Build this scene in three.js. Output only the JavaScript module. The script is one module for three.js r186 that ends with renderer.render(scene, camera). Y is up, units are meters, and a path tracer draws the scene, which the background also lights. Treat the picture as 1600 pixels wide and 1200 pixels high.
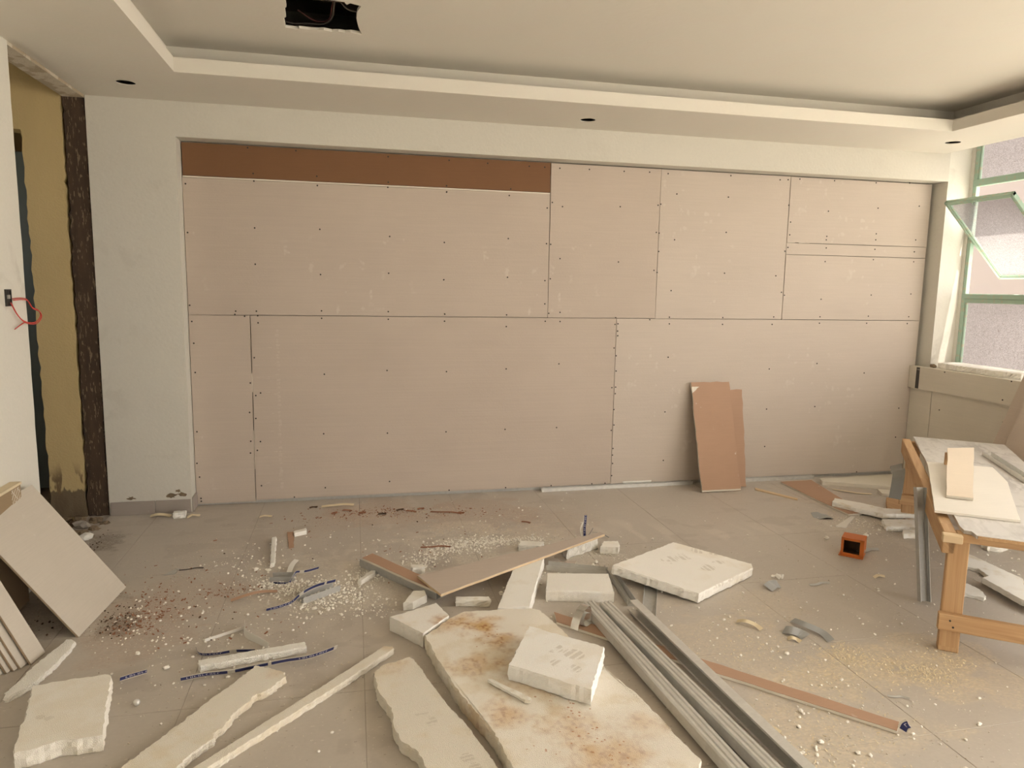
import * as THREE from 'three';
import { mergeGeometries, toCreasedNormals } from 'three/addons/utils/BufferGeometryUtils.js';
import { ImprovedNoise } from 'three/addons/math/ImprovedNoise.js';

// ---------------------------------------------------------------- camera, sky, sun, exposure
const scene = new THREE.Scene();
const renderer = new THREE.WebGLRenderer({ antialias: true });
renderer.toneMapping = THREE.LinearToneMapping;
renderer.toneMappingExposure = 1.7;
renderer.shadowMap.enabled = true;
renderer.shadowMap.type = THREE.PCFSoftShadowMap;

const camera = new THREE.PerspectiveCamera(56.74, 4 / 3, 0.05, 200);
camera.position.set(0.983, 1.404, 4.66);
camera.rotation.order = 'YXZ';
camera.rotation.set(-0.1358, -0.2201, 0.0176);

// a bright, slightly warm hazy sky; it reaches the room only through the windows and the added openings
scene.background = new THREE.Color().setRGB(3.85, 3.67, 3.48);

// high sun on the window side: it catches the sill, the window reveal and the ground outside
const sun = new THREE.DirectionalLight(new THREE.Color().setRGB(1.0, 0.93, 0.8), 12);
sun.position.set(5.4 + 2.0, 16, 0.4 + 7.0);
sun.target.position.set(5.4, 0, 0.4);
sun.castShadow = true;
sun.shadow.mapSize.set(4096, 4096);
Object.assign(sun.shadow.camera, { left: -14, right: 14, top: 14, bottom: -14, near: 0.5, far: 60 });
sun.shadow.bias = -0.0004;
scene.add(sun, sun.target);

// ---------------------------------------------------------------- helpers
function mulberry(a) { return () => { a |= 0; a = a + 0x6D2B79F5 | 0; let t = Math.imul(a ^ a >>> 15, 1 | a); t = t + Math.imul(t ^ t >>> 7, 61 | t) ^ t; return ((t ^ t >>> 14) >>> 0) / 4294967296; }; }
const rnd = mulberry(20240611);
const rr = (a, b) => a + (b - a) * rnd();
const clamp = (x, a = 0, b = 1) => Math.min(b, Math.max(a, x));
const smooth = (a, b, x) => { const t = clamp((x - a) / (b - a)); return t * t * (3 - 2 * t); };
const N3 = new ImprovedNoise();
const V = (x, y, z) => new THREE.Vector3(x, y, z);

// tileable value noise
function lattice(period, seed) { const r = mulberry(seed), a = new Float32Array(period * period); for (let i = 0; i < a.length; i++) a[i] = r(); return a; }
const lats = [];
function vnoise(u, v, period, seed) {           // u, v in 0..1, repeats
  const list = lats[seed] || (lats[seed] = []); let a = null; for (let q = 0; q < list.length; q++) if (list[q].period === period) { a = list[q].a; break; }
  if (!a) { a = lattice(period, period * 1000 + seed); list.push({ period, a }); }
  const x = (u - Math.floor(u)) * period, y = (v - Math.floor(v)) * period;
  const i = Math.floor(x) % period, j = Math.floor(y) % period, fx = x - Math.floor(x), fy = y - Math.floor(y);
  const sx = fx * fx * (3 - 2 * fx), sy = fy * fy * (3 - 2 * fy), i1 = (i + 1) % period, j1 = (j + 1) % period;
  return (a[j * period + i] * (1 - sx) + a[j * period + i1] * sx) * (1 - sy) + (a[j1 * period + i] * (1 - sx) + a[j1 * period + i1] * sx) * sy;
}
function fbm(u, v, period, oct, seed) { let s = 0, w = 0.5, n = 0; for (let o = 0; o < oct; o++) { s += w * vnoise(u, v, period << o, seed + o); n += w; w *= 0.55; } return s / n; }

const toS = (c) => Math.round(255 * (c <= 0.0031308 ? c * 12.92 : 1.055 * Math.pow(clamp(c), 1 / 2.4) - 0.055));
function tex(w, h, fn, srgb = true, repeat = true) {   // fn(u, v) -> linear [r, g, b] or a number
  const d = new Uint8Array(w * h * 4);
  for (let y = 0; y < h; y++) for (let x = 0; x < w; x++) {
    const c = fn((x + 0.5) / w, (y + 0.5) / h), i = (y * w + x) * 4;
    if (typeof c === 'number') { d[i] = d[i + 1] = d[i + 2] = Math.round(255 * clamp(c)); } else { for (let k = 0; k < 3; k++) d[i + k] = srgb ? toS(c[k]) : Math.round(255 * clamp(c[k])); }
    d[i + 3] = 255;
  }
  const t = new THREE.DataTexture(d, w, h, THREE.RGBAFormat);
  t.magFilter = THREE.LinearFilter; t.minFilter = THREE.LinearMipmapLinearFilter; t.generateMipmaps = true;
  t.wrapS = t.wrapT = repeat ? THREE.RepeatWrapping : THREE.ClampToEdgeWrapping;
  if (srgb) t.colorSpace = THREE.SRGBColorSpace;
  t.needsUpdate = true; return t;
}
function scaled(t, sx, sy = sx, ox = 0, oy = 0) { const c = t.clone(); c.repeat.set(sx, sy); c.offset.set(ox, oy); c.needsUpdate = true; return c; }
const mixc = (a, b, t) => [a[0] + (b[0] - a[0]) * t, a[1] + (b[1] - a[1]) * t, a[2] + (b[2] - a[2]) * t];
const mulc = (a, k) => [a[0] * k, a[1] * k, a[2] * k];
const C = (r, g, b) => new THREE.Color().setRGB(r, g, b);
const mat = (o) => new THREE.MeshStandardMaterial({ side: THREE.DoubleSide, ...o });

// uv in metres taken from the position, by the way each face points
function uvm(geo, ox = 0, oy = 0) {
  let g = geo.index ? geo.toNonIndexed() : geo;
  const p = g.attributes.position, uv = new Float32Array(p.count * 2), a = V(), b = V(), c = V(), n = V();
  for (let i = 0; i < p.count; i += 3) {
    a.fromBufferAttribute(p, i); b.fromBufferAttribute(p, i + 1); c.fromBufferAttribute(p, i + 2);
    n.crossVectors(b.clone().sub(a), c.clone().sub(a)); const ax = Math.abs(n.x), ay = Math.abs(n.y), az = Math.abs(n.z);
    [a, b, c].forEach((q, k) => { const [s, t] = ay >= ax && ay >= az ? [q.x, q.z] : az >= ax ? [q.x, q.y] : [q.z, q.y]; uv[(i + k) * 2] = s + ox; uv[(i + k) * 2 + 1] = t + oy; });
  }
  g.setAttribute('uv', new THREE.BufferAttribute(uv, 2)); return g;
}
// box from corner to corner, uv in metres
function box(x0, x1, y0, y1, z0, z1) { const g = new THREE.BoxGeometry(x1 - x0, y1 - y0, z1 - z0); g.translate((x0 + x1) / 2, (y0 + y1) / 2, (z0 + z1) / 2); return uvm(g); }
// box with chamfered edges, centred, uv in metres (44 triangles)
function cbox(w, h, d, c = 0.002) {
  const X = w / 2, Y = h / 2, Z = d / 2, q = [], T = [];
  const P = (sx, sy, sz, ax) => [sx * (X - (ax === 0 ? 0 : c)), sy * (Y - (ax === 1 ? 0 : c)), sz * (Z - (ax === 2 ? 0 : c))];
  const tri = (a, b, e) => { const n = V(...b).sub(V(...a)).cross(V(...e).sub(V(...a))), m = V(...a).add(V(...b)).add(V(...e)); if (n.dot(m) < 0) T.push(a, e, b); else T.push(a, b, e); };
  const quad = (a, b, e, f) => { tri(a, b, e); tri(a, e, f); };
  for (const s of [-1, 1]) {
    quad(P(s, -1, -1, 0), P(s, 1, -1, 0), P(s, 1, 1, 0), P(s, -1, 1, 0));
    quad(P(-1, s, -1, 1), P(1, s, -1, 1), P(1, s, 1, 1), P(-1, s, 1, 1));
    quad(P(-1, -1, s, 2), P(1, -1, s, 2), P(1, 1, s, 2), P(-1, 1, s, 2));
    for (const t of [-1, 1]) {
      quad(P(s, t, -1, 0), P(s, t, 1, 0), P(s, t, 1, 1), P(s, t, -1, 1));
      quad(P(s, -1, t, 0), P(s, 1, t, 0), P(s, 1, t, 2), P(s, -1, t, 2));
      quad(P(-1, s, t, 1), P(1, s, t, 1), P(1, s, t, 2), P(-1, s, t, 2));
      for (const r of [-1, 1]) tri(P(s, t, r, 0), P(s, t, r, 1), P(s, t, r, 2));
    }
  }
  const g = new THREE.BufferGeometry(); g.setAttribute('position', new THREE.Float32BufferAttribute(T.flat(), 3)); g.computeVertexNormals(); return uvm(g);
}
// slab with an outline [x, z] in metres, from y = 0 up to t; its edges may be broken and grainy
function slab(outline, t, { seg = 0.02, rough = 0, side = 0, bevel = 0.002, seed = 1, wave = 0, uvScale = 1 } = {}) {
  let area = 0; outline.forEach(([x, z], i) => { const [x1, z1] = outline[(i + 1) % outline.length]; area += x * z1 - x1 * z; });
  const pts = area > 0 ? outline : [...outline].reverse();
  const r = mulberry(seed * 7919 + 13), ring = [];
  pts.forEach(([x, z], i) => {
    const [x1, z1] = pts[(i + 1) % pts.length], L = Math.hypot(x1 - x, z1 - z), n = Math.max(1, Math.round(L / seg)), nx = (z1 - z) / L, nz = -(x1 - x) / L;
    for (let k = 0; k < n; k++) { const f = k / n, j = k === 0 ? rough * 0.5 * (r() - 0.5) : rough * (r() - 0.5) * 2 + rough * 1.2 * N3.noise((x + (x1 - x) * f) * 22, seed, (z + (z1 - z) * f) * 22); ring.push([x + (x1 - x) * f + nx * j, z + (z1 - z) * f + nz * j, nx, nz]); }
  });
  const n = ring.length, rows = side > 0 ? [[0, 0], [0.12, 1], [0.35, 1], [0.6, 1], [0.85, 1], [1, 0]] : [[0, 0], [1, 0]];
  const pos = [], uv = [], idx = [];
  let s = 0; const ss = ring.map((p, i) => { const q = ring[(i + 1) % n], v = s; s += Math.hypot(q[0] - p[0], q[1] - p[1]); return v; });
  const yTop = (x, z) => t + (wave ? wave * N3.noise(x * 9 + seed, 1.3, z * 9) : 0);
  rows.forEach(([f, j], ri) => { for (let i = 0; i <= n; i++) { const p = ring[i % n], first = ri === 0 || ri === rows.length - 1, out = first ? -bevel : j ? side * (r() - 0.5) * 2 : 0; pos.push(p[0] + p[2] * out, f * yTop(p[0], p[1]), p[1] + p[3] * out); uv.push((i === n ? s : ss[i]) * uvScale, f * t * uvScale); } });
  for (let k = 0; k < rows.length - 1; k++) for (let i = 0; i < n; i++) { const a = k * (n + 1) + i, b = a + 1, c = a + n + 1, d = c + 1; idx.push(a, c, b, b, c, d); }
  const wall = new THREE.BufferGeometry(); wall.setAttribute('position', new THREE.Float32BufferAttribute(pos, 3)); wall.setAttribute('uv', new THREE.Float32BufferAttribute(uv, 2)); wall.setIndex(idx);
  const sideGeo = wall.toNonIndexed(); sideGeo.computeVertexNormals();
  const caps = [0, rows.length - 1].map((ri) => {
    const ps = [], us = [], is = []; const R2 = [];
    for (let i = 0; i < n; i++) { const o = (ri * (n + 1) + i) * 3; ps.push(pos[o], pos[o + 1], pos[o + 2]); us.push(pos[o] * uvScale, pos[o + 2] * uvScale); R2.push(new THREE.Vector2(pos[o], pos[o + 2])); }
    for (const [a, b, c] of THREE.ShapeUtils.triangulateShape(R2, [])) ri ? is.push(a, c, b) : is.push(a, b, c);
    const g = new THREE.BufferGeometry(); g.setAttribute('position', new THREE.Float32BufferAttribute(ps, 3)); g.setAttribute('uv', new THREE.Float32BufferAttribute(us, 2)); g.setIndex(is);
    const q = g.toNonIndexed(); const nn = new Float32Array(q.attributes.position.count * 3); for (let i = 0; i < nn.length; i += 3) nn[i + 1] = ri ? 1 : -1; q.setAttribute('normal', new THREE.BufferAttribute(nn, 3)); return q;
  });
  return mergeGeometries([sideGeo, ...caps]);
}
// tube along points
function tube(pts, r, seg = 24, rad = 6) { return new THREE.TubeGeometry(new THREE.CatmullRomCurve3(pts.map((p) => V(...p))), seg, r, rad); }
// sheet-metal section (list of [a, b]) with thickness, swept along z from 0 to len
function section(line, th, len) {
  const L = [], R = [];
  line.forEach((p, i) => {
    const a = line[Math.max(0, i - 1)], b = line[Math.min(line.length - 1, i + 1)];
    let d0 = [p[0] - a[0], p[1] - a[1]], d1 = [b[0] - p[0], b[1] - p[1]];
    if (i === 0) d0 = d1; if (i === line.length - 1) d1 = d0;
    const u0 = Math.hypot(...d0), u1 = Math.hypot(...d1); let nx = -(d0[1] / u0 + d1[1] / u1), ny = d0[0] / u0 + d1[0] / u1; const l = Math.hypot(nx, ny) || 1; nx /= l; ny /= l;
    const k = th / 2 / Math.max(0.35, (-(d0[1] / u0)) * nx + (d0[0] / u0) * ny);
    L.push(new THREE.Vector2(p[0] + nx * k, p[1] + ny * k)); R.push(new THREE.Vector2(p[0] - nx * k, p[1] - ny * k));
  });
  const sh = new THREE.Shape([...L, ...R.reverse()]);
  return uvm(new THREE.ExtrudeGeometry(sh, { depth: len, bevelEnabled: false, steps: 1 }));
}
// flat ribbon through points with a width direction
function ribbon(pts, w, th = 0.0012, up = [0, 0, 1]) {
  const cur = new THREE.CatmullRomCurve3(pts.map((p) => V(...p))), n = Math.max(8, pts.length * 6), pos = [], uv = [], idx = []; const U = V(...up).normalize();
  const len = cur.getLength();
  for (let i = 0; i <= n; i++) {
    const p = cur.getPointAt(i / n), t = cur.getTangentAt(i / n), wd = U.clone().addScaledVector(t, -U.dot(t)).normalize(), nn = t.clone().cross(wd).normalize();
    for (const [a, b] of [[-1, -1], [1, -1], [1, 1], [-1, 1]]) { const q = p.clone().addScaledVector(wd, a * w / 2).addScaledVector(nn, b * th / 2); pos.push(q.x, q.y, q.z); uv.push(i / n * len, (a + 1) / 2); }
  }
  for (let i = 0; i < n; i++) for (let k = 0; k < 4; k++) { const a = i * 4 + k, b = i * 4 + (k + 1) % 4, c = a + 4, d = b + 4; idx.push(a, b, c, b, d, c); }
  idx.push(0, 2, 1, 0, 3, 2); const e = n * 4; idx.push(e, e + 1, e + 2, e, e + 2, e + 3);
  const g = new THREE.BufferGeometry(); g.setAttribute('position', new THREE.Float32BufferAttribute(pos, 3)); g.setAttribute('uv', new THREE.Float32BufferAttribute(uv, 2)); g.setIndex(idx);
  const q = g.toNonIndexed(); q.computeVertexNormals(); return q;
}
// lumpy broken chunk
function chunk(sx, sy, sz, seed, amp = 0.28, det = 1) {
  const g = new THREE.IcosahedronGeometry(0.5, det), p = g.attributes.position, v = V();
  for (let i = 0; i < p.count; i++) { v.fromBufferAttribute(p, i); const k = 1 + amp * 2 * N3.noise(v.x * 2.6 + seed * 3.1, v.y * 2.6 + seed, v.z * 2.6 - seed); v.multiplyScalar(k); p.setXYZ(i, v.x * sx, clamp(v.y, -0.36, 0.5) * sy, v.z * sz); }
  g.computeBoundingBox(); g.translate(0, -g.boundingBox.min.y, 0); g.computeVertexNormals(); return uvm(g);
}

const taken = new Map();
function numbered(n) { const k = taken.get(n) || 0; taken.set(n, k + 1); return k ? `${n}_${String(k).padStart(3, '0')}` : n; }
function part(name, geo, m, parent) { const o = new THREE.Mesh(geo, m); o.name = name; parent.add(o); return o; }
function group(name, label, category, grp) { const o = new THREE.Group(); o.name = numbered(name); o.userData = { label, category }; if (grp) o.userData.group = grp; scene.add(o); return o; }
function thing(name, geo, m, label, category, grp) { const o = new THREE.Mesh(geo, m); o.name = numbered(name); o.userData = { label, category }; if (grp) o.userData.group = grp; scene.add(o); return o; }
function structure(name, label, category, geo, m) { const o = geo ? new THREE.Mesh(geo, m) : new THREE.Group(); o.name = numbered(name); o.userData = { kind: 'structure', label, category }; scene.add(o); return o; }
function stuff(o) { o.userData.kind = 'stuff'; return o; }
function put(o, x, y, z, ry = 0) { o.position.set(x, y, z); o.rotation.y = ry; return o; }
// turn an object whose length runs along +z so that it goes from a to b
function along(o, a, b, roll = 0) { const A = V(...a), B = V(...b), m = new THREE.Matrix4(); const z = B.clone().sub(A).normalize(), x = V(0, 1, 0).cross(z).normalize(), y = z.clone().cross(x); m.makeBasis(x, y, z); o.position.copy(A); o.quaternion.setFromRotationMatrix(m); if (roll) o.rotateZ(roll); return o; }
function frame(o, at, X, Y, Z) { const m = new THREE.Matrix4().makeBasis(V(...X).normalize(), V(...Y).normalize(), V(...Z).normalize()); o.position.set(...at); o.quaternion.setFromRotationMatrix(m); return o; }
// outline in world x, z made local to its middle: [local outline, cx, cz]
function local(o) { const cx = o.reduce((s, p) => s + p[0], 0) / o.length, cz = o.reduce((s, p) => s + p[1], 0) / o.length; return [o.map(([x, z]) => [x - cx, z - cz]), cx, cz]; }
// ---------------------------------------------------------------- materials
const fineBump = tex(512, 512, (u, v) => fbm(u, v, 32, 4, 3), false);
const coarseBump = tex(512, 512, (u, v) => 0.65 * fbm(u, v, 8, 5, 11) + 0.35 * fbm(u, v, 64, 2, 17), false);
// white emulsion: faint trowel marks, grey rubs and scuffs
const emulsion = (clean, rub, k, seed) => tex(768, 768, (u, v) => {
  const b = fbm(u, v, 4, 5, seed), U = u + 0.09 * (fbm(u, v, 8, 3, seed + 2) - 0.5), W = v + 0.09 * (fbm(u, v, 8, 3, seed + 3) - 0.5), s = smooth(0.58, 0.74, fbm(U, W, 16, 4, seed + 6)) * smooth(0.42, 0.68, fbm(W, U, 5, 3, seed + 8)), f = vnoise(u, v, 256, seed + 10);
  return mulc(mixc(clean, rub, s * k), 0.95 + 0.07 * b + 0.03 * (f - 0.5));
});
const paint = mat({ map: scaled(emulsion([0.71, 0.685, 0.61], [0.52, 0.485, 0.42], 0.5, 21), 0.55), bumpMap: scaled(coarseBump, 1.1), bumpScale: 0.0022, roughness: 0.85 });
const paintScuffedShaded = mat({ map: scaled(emulsion([0.62, 0.59, 0.52], [0.47, 0.43, 0.365], 0.24, 321), 0.47), bumpMap: scaled(coarseBump, 1.1), bumpScale: 0.0022, roughness: 0.88 });  // darker copy of the white paint: dimmer light on pier and beam, in colour
const ceilingPaint = mat({ map: tex(256, 256, (u, v) => mulc([0.72, 0.68, 0.605], 0.97 + 0.05 * fbm(u, v, 4, 5, 41))), bumpMap: scaled(coarseBump, 0.8), bumpScale: 0.0012, roughness: 0.9 });
const mapCeil = ceilingPaint.map; mapCeil.repeat.set(0.5, 0.5);
// gypsum board face paper: fine horizontal fibre lines, rubs of white dust
function boardMap(c, seed, dusty) {
  return tex(512, 512, (u, v) => {
    const lines = vnoise(u, v, 256, seed) * 0.3 + vnoise(u * 0.03, v, 256, seed + 2) * 0.7, b = fbm(u, v, 4, 4, seed + 5), d = smooth(0.7, 0.82, fbm(u, v, 24, 3, seed + 9)) * smooth(0.55, 0.75, fbm(u, v, 4, 2, seed + 11));
    return mixc(mulc(c, 0.95 + 0.06 * (lines - 0.5) + 0.09 * b), [0.7, 0.65, 0.58], d * dusty);
  });
}
const gypsum = mat({ map: scaled(boardMap([0.51, 0.43, 0.36], 51, 0.35), 0.8), bumpMap: scaled(fineBump, 3), bumpScale: 0.0004, roughness: 0.88 });
const gypsumPale = mat({ map: scaled(boardMap([0.54, 0.465, 0.395], 61, 0.25), 0.8), bumpMap: scaled(fineBump, 3), bumpScale: 0.0004, roughness: 0.88 });
const ivoryBoard = mat({ map: scaled(boardMap([0.68, 0.63, 0.535], 71, 0.3), 0.9), roughness: 0.85 });
const brownPaper = mat({ map: scaled(boardMap([0.20, 0.098, 0.045], 81, 0.12), 1.0), roughness: 0.85 });
const brownDusty = mat({ map: scaled(boardMap([0.43, 0.27, 0.18], 91, 0.55), 1.6), roughness: 0.88 });
const gypsumCore = mat({ color: C(0.72, 0.66, 0.56), bumpMap: scaled(fineBump, 6), bumpScale: 0.001, roughness: 0.95 });
const screwSteel = mat({ color: C(0.05, 0.042, 0.035), roughness: 0.6, metalness: 0.4 });
// expanded polystyrene: white beads
const beads = (() => { // cell pattern of the beads
  const n = 56, r = mulberry(5), px = [], py = []; for (let i = 0; i < n * n; i++) { px.push(r()); py.push(r()); }
  return tex(512, 512, (u, v) => {
    const x = u * n, y = v * n, i = Math.floor(x), j = Math.floor(y); let d1 = 9, d2 = 9;
    for (let a = -1; a <= 1; a++) for (let b = -1; b <= 1; b++) { const ii = (i + a + n) % n, jj = (j + b + n) % n, dx = i + a + px[jj * n + ii] - x, dy = j + b + py[jj * n + ii] - y, d = dx * dx + dy * dy; if (d < d1) { d2 = d1; d1 = d; } else if (d < d2) d2 = d; }
    return clamp(0.15 + 1.1 * (Math.sqrt(d2) - Math.sqrt(d1)));
  }, false);
})();
function foamMap(seed, stain) { return tex(512, 512, (u, v) => { const b = fbm(u, v, 4, 5, seed), s = smooth(0.52, 0.78, fbm(u, v, 8, 5, seed + 7)); return mixc(mulc([0.89, 0.865, 0.80], 0.95 + 0.07 * b), [0.66, 0.575, 0.43], s * stain); }); }
const foamBump = scaled(beads, 4.2);
const foam = mat({ map: scaled(foamMap(101, 0.28), 1.4), bumpMap: foamBump, bumpScale: 0.0011, roughness: 0.9 });
const foamCream = mat({ map: scaled(foamMap(111, 0.6), 1.7), bumpMap: foamBump, bumpScale: 0.0011, roughness: 0.9 });
const foamGrain = mat({ map: scaled(foamMap(121, 0.15), 1.4), bumpMap: scaled(beads, 3.2), bumpScale: 0.003, roughness: 0.92 });
const crumbFoam = mat({ color: C(0.84, 0.80, 0.72), roughness: 0.92 });
// galvanised steel
const zincMap = tex(256, 256, (u, v) => { const s = fbm(u, v, 16, 3, 131), l = vnoise(u * 0.1, v, 128, 133); return mulc([0.68, 0.67, 0.635], 0.86 + 0.2 * s + 0.06 * l); });
const zinc = mat({ map: scaled(zincMap, 3), metalness: 0.55, roughness: 0.4 });
const zincDull = mat({ map: scaled(zincMap, 4), color: C(0.68, 0.68, 0.68), metalness: 0.4, roughness: 0.55 });
const brightSteel = mat({ color: C(0.72, 0.71, 0.68), metalness: 0.95, roughness: 0.2 });
// timber
const woodMap = tex(512, 512, (u, v) => {           // grain runs along v
  const w = fbm(u, v * 0.25, 4, 3, 141), f = fbm(u + 0.02 * w, v * 0.06, 64, 3, 143), g = 0.5 + 0.5 * Math.sin((u * 5 + w * 3.2) * 6.283);
  let c = mixc([0.53, 0.335, 0.17], [0.38, 0.205, 0.09], clamp(0.38 * g * g + 0.9 * (f - 0.3)));
  for (const [kx, ky, kr] of [[0.3, 0.22, 0.022], [0.72, 0.63, 0.016], [0.15, 0.8, 0.012]]) { const d = Math.hypot(u - kx, (v - ky) * 0.8) / kr; c = mixc(c, [0.14, 0.06, 0.025], clamp(1.15 - d) * 0.85); }
  return c;
});
const timber = mat({ map: scaled(woodMap, 4, 1.3), bumpMap: scaled(woodMap, 4, 1.3), bumpScale: 0.0006, roughness: 0.7 });
const woodPale = mat({ map: tex(256, 256, (u, v) => mixc([0.70, 0.55, 0.36], [0.6, 0.43, 0.25], fbm(u, v * 0.2, 32, 3, 151))), roughness: 0.75 });
// laminate sheet with pale grey veins
const veinMap = tex(768, 768, (u, v) => {
  const w = fbm(u, v, 4, 4, 161), a = Math.abs(fbm(u + w * 0.08, v * 0.28 + w * 0.1, 16, 5, 163) - 0.5) * 2, p = smooth(0.35, 0.8, fbm(u, v, 8, 4, 167));
  return mixc([0.70, 0.67, 0.63], [0.40, 0.37, 0.345], clamp((1 - smooth(0, 0.28, a)) * 0.75 * (0.3 + 0.7 * p) + 0.12 * w));
});
const laminate = new THREE.MeshPhysicalMaterial({ map: scaled(veinMap, 1.2), roughness: 0.32, clearcoat: 0.6, clearcoatRoughness: 0.16, side: THREE.DoubleSide });
const whiteBoard = new THREE.MeshPhysicalMaterial({ map: scaled(boardMap([0.80, 0.75, 0.665], 171, 0.1), 1.3), roughness: 0.42, clearcoat: 0.25, clearcoatRoughness: 0.3, side: THREE.DoubleSide });
const paleOffcut = mat({ map: scaled(boardMap([0.74, 0.63, 0.50], 181, 0.1), 1.5), roughness: 0.8 });
// floor tile glaze under site dust: scraped streaks, trodden plaster, sawdust and brick-red dirt where they lie
const FX = -0.62, FZ = -0.1, FW = 6.0, FD = 4.5;
const piles = [ // x, z, radius, colour kind (0 sawdust, 1 brick dust, 2 plaster, 3 dark soil), strength
  [2.86, 2.42, 0.20, 0, 1.0], [3.07, 2.60, 0.20, 0, 1.0], [2.75, 2.55, 0.25, 0, 0.7], [3.22, 2.45, 0.22, 0, 0.8], [2.5, 2.2, 0.4, 0, 0.55], [2.55, 2.75, 0.35, 0, 0.6], [2.35, 3.0, 0.3, 0, 0.5], [3.3, 2.75, 0.2, 0, 0.6], [2.75, 1.95, 0.3, 0, 0.4],
  [1.15, 0.32, 0.45, 1, 0.8], [1.75, 0.42, 0.5, 1, 0.75], [0.85, 0.5, 0.3, 1, 0.45], [2.1, 0.7, 0.4, 1, 0.4], [0.1, 1.75, 0.28, 1, 0.75], [0.05, 1.5, 0.22, 1, 0.7], [0.25, 1.35, 0.3, 1, 0.45], [0.45, 1.35, 0.2, 1, 0.4],
  [1.55, 0.95, 0.42, 2, 0.8], [0.75, 1.35, 0.4, 2, 0.6], [1.1, 1.35, 0.3, 2, 0.5], [1.9, 0.95, 0.35, 2, 0.6], [4.15, 0.95, 0.5, 2, 0.5], [2.1, 1.35, 0.35, 2, 0.5],
  [0.02, 1.62, 0.14, 3, 0.6], [-0.38, 0.6, 0.2, 3, 0.8], [-0.25, 1.5, 0.25, 3, 0.5], [-0.1, 1.3, 0.14, 3, 0.7], [4.2, 0.5, 0.4, 1, 0.5],
];
const pileC = [[0.62, 0.52, 0.375], [0.43, 0.30, 0.215], [0.66, 0.60, 0.50], [0.12, 0.085, 0.055]];
const floorMap = tex(2048, 1536, (u, v) => {
  const x = FX + u * FW, z = FZ + v * FD, b = fbm(u, v, 8, 4, 191), fine = vnoise(u, v, 700, 193), grit = vnoise(u, v, 1024, 194);
  let c = mulc([0.485, 0.435, 0.375], 0.93 + 0.12 * b + 0.05 * (fine - 0.5));
  const w = fbm(u, v, 16, 3, 197), sw = smooth(0.5, 0.75, fbm(u + 0.03 * w, v * 0.22 + 0.02 * w, 64, 2, 199)) * smooth(0.4, 0.65, fbm(u, v, 8, 2, 201));
  c = mixc(c, [0.58, 0.52, 0.445], sw * 0.6);                                          // swept streaks of dust
  c = mixc(c, [0.30, 0.255, 0.21], smooth(0.60, 0.72, fbm(u + 0.03 * w, v + 0.04 * b, 48, 2, 203)) * 0.22 * smooth(0.4, 0.6, fbm(u + 0.1 * b, v + 0.1 * w, 6, 2, 205))); // trodden marks
  if (grit > 0.945) c = mixc(c, [0.72, 0.66, 0.56], 0.6); else if (grit < 0.035) c = mixc(c, [0.16, 0.11, 0.08], 0.55);
  let e = -1, e2 = 0;
  for (const [px, pz, r, k, s] of piles) {
    const d = Math.hypot(x - px, z - pz) / r; if (d > 1.3) continue;
    if (e < 0) { e = fbm(u, v, 96, 2, 207); e2 = fbm(u, v, 24, 3, 209); }
    const m = smooth(0.56, 0.44, d * 0.40 + 0.75 * (1 - e2) * 0.66 + (1 - e) * 0.26 - 0.15) * s;
    if (m > 0.01) c = mixc(c, mulc(pileC[k], 0.85 + 0.3 * fine), m * (k === 1 ? 0.55 : 0.75) * (grit > 0.45 ? 0.85 : 0.35));
  }
  return c;
});
const floorTile = mat({ map: floorMap, bumpMap: fineBump, bumpScale: 0.0003, roughness: 0.5 });
const grout = mat({ color: C(0.37, 0.325, 0.275), roughness: 0.95 });
const skirting = mat({ map: scaled(boardMap([0.33, 0.285, 0.25], 211, 0.3), 2), roughness: 0.55 });
const slateTile = mat({ map: scaled(boardMap([0.56, 0.505, 0.425], 221, 0.2), 1.4), bumpMap: scaled(fineBump, 2), bumpScale: 0.0006, roughness: 0.6 });
const tileBody = mat({ color: C(0.30, 0.225, 0.15), bumpMap: scaled(fineBump, 6), bumpScale: 0.001, roughness: 0.95 });
// stripped door jamb: dark rotten brown with mortar smears
const jambMap = tex(512, 1024, (u, v) => { const b = fbm(u, v, 8, 6, 231), s = smooth(0.63, 0.74, fbm(u, v, 32, 4, 233)); return mixc(mixc([0.035, 0.022, 0.013], [0.085, 0.052, 0.03], b), [0.24, 0.175, 0.11], s * 0.6); });
const jambRough = mat({ map: scaled(jambMap, 4, 0.9), bumpMap: scaled(jambMap, 4, 0.9), bumpScale: 0.02, roughness: 0.95 });
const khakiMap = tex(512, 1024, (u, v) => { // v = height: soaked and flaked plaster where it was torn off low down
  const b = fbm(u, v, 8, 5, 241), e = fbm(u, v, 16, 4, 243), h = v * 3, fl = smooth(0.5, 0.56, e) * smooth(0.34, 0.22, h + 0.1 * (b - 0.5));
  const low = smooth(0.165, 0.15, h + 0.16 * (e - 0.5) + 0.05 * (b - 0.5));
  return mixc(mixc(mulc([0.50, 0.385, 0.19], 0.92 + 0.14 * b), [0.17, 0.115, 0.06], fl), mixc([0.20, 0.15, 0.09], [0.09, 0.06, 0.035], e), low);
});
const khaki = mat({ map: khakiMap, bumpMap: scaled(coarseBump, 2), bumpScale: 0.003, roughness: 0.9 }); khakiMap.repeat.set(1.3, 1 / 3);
const tealPaint = mat({ color: C(0.125, 0.155, 0.15), roughness: 0.5 });
const concrete = mat({ map: scaled(tex(256, 256, (u, v) => mulc([0.36, 0.32, 0.27], 0.8 + 0.4 * fbm(u, v, 8, 4, 251))), 0.6), roughness: 0.95 });
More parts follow.
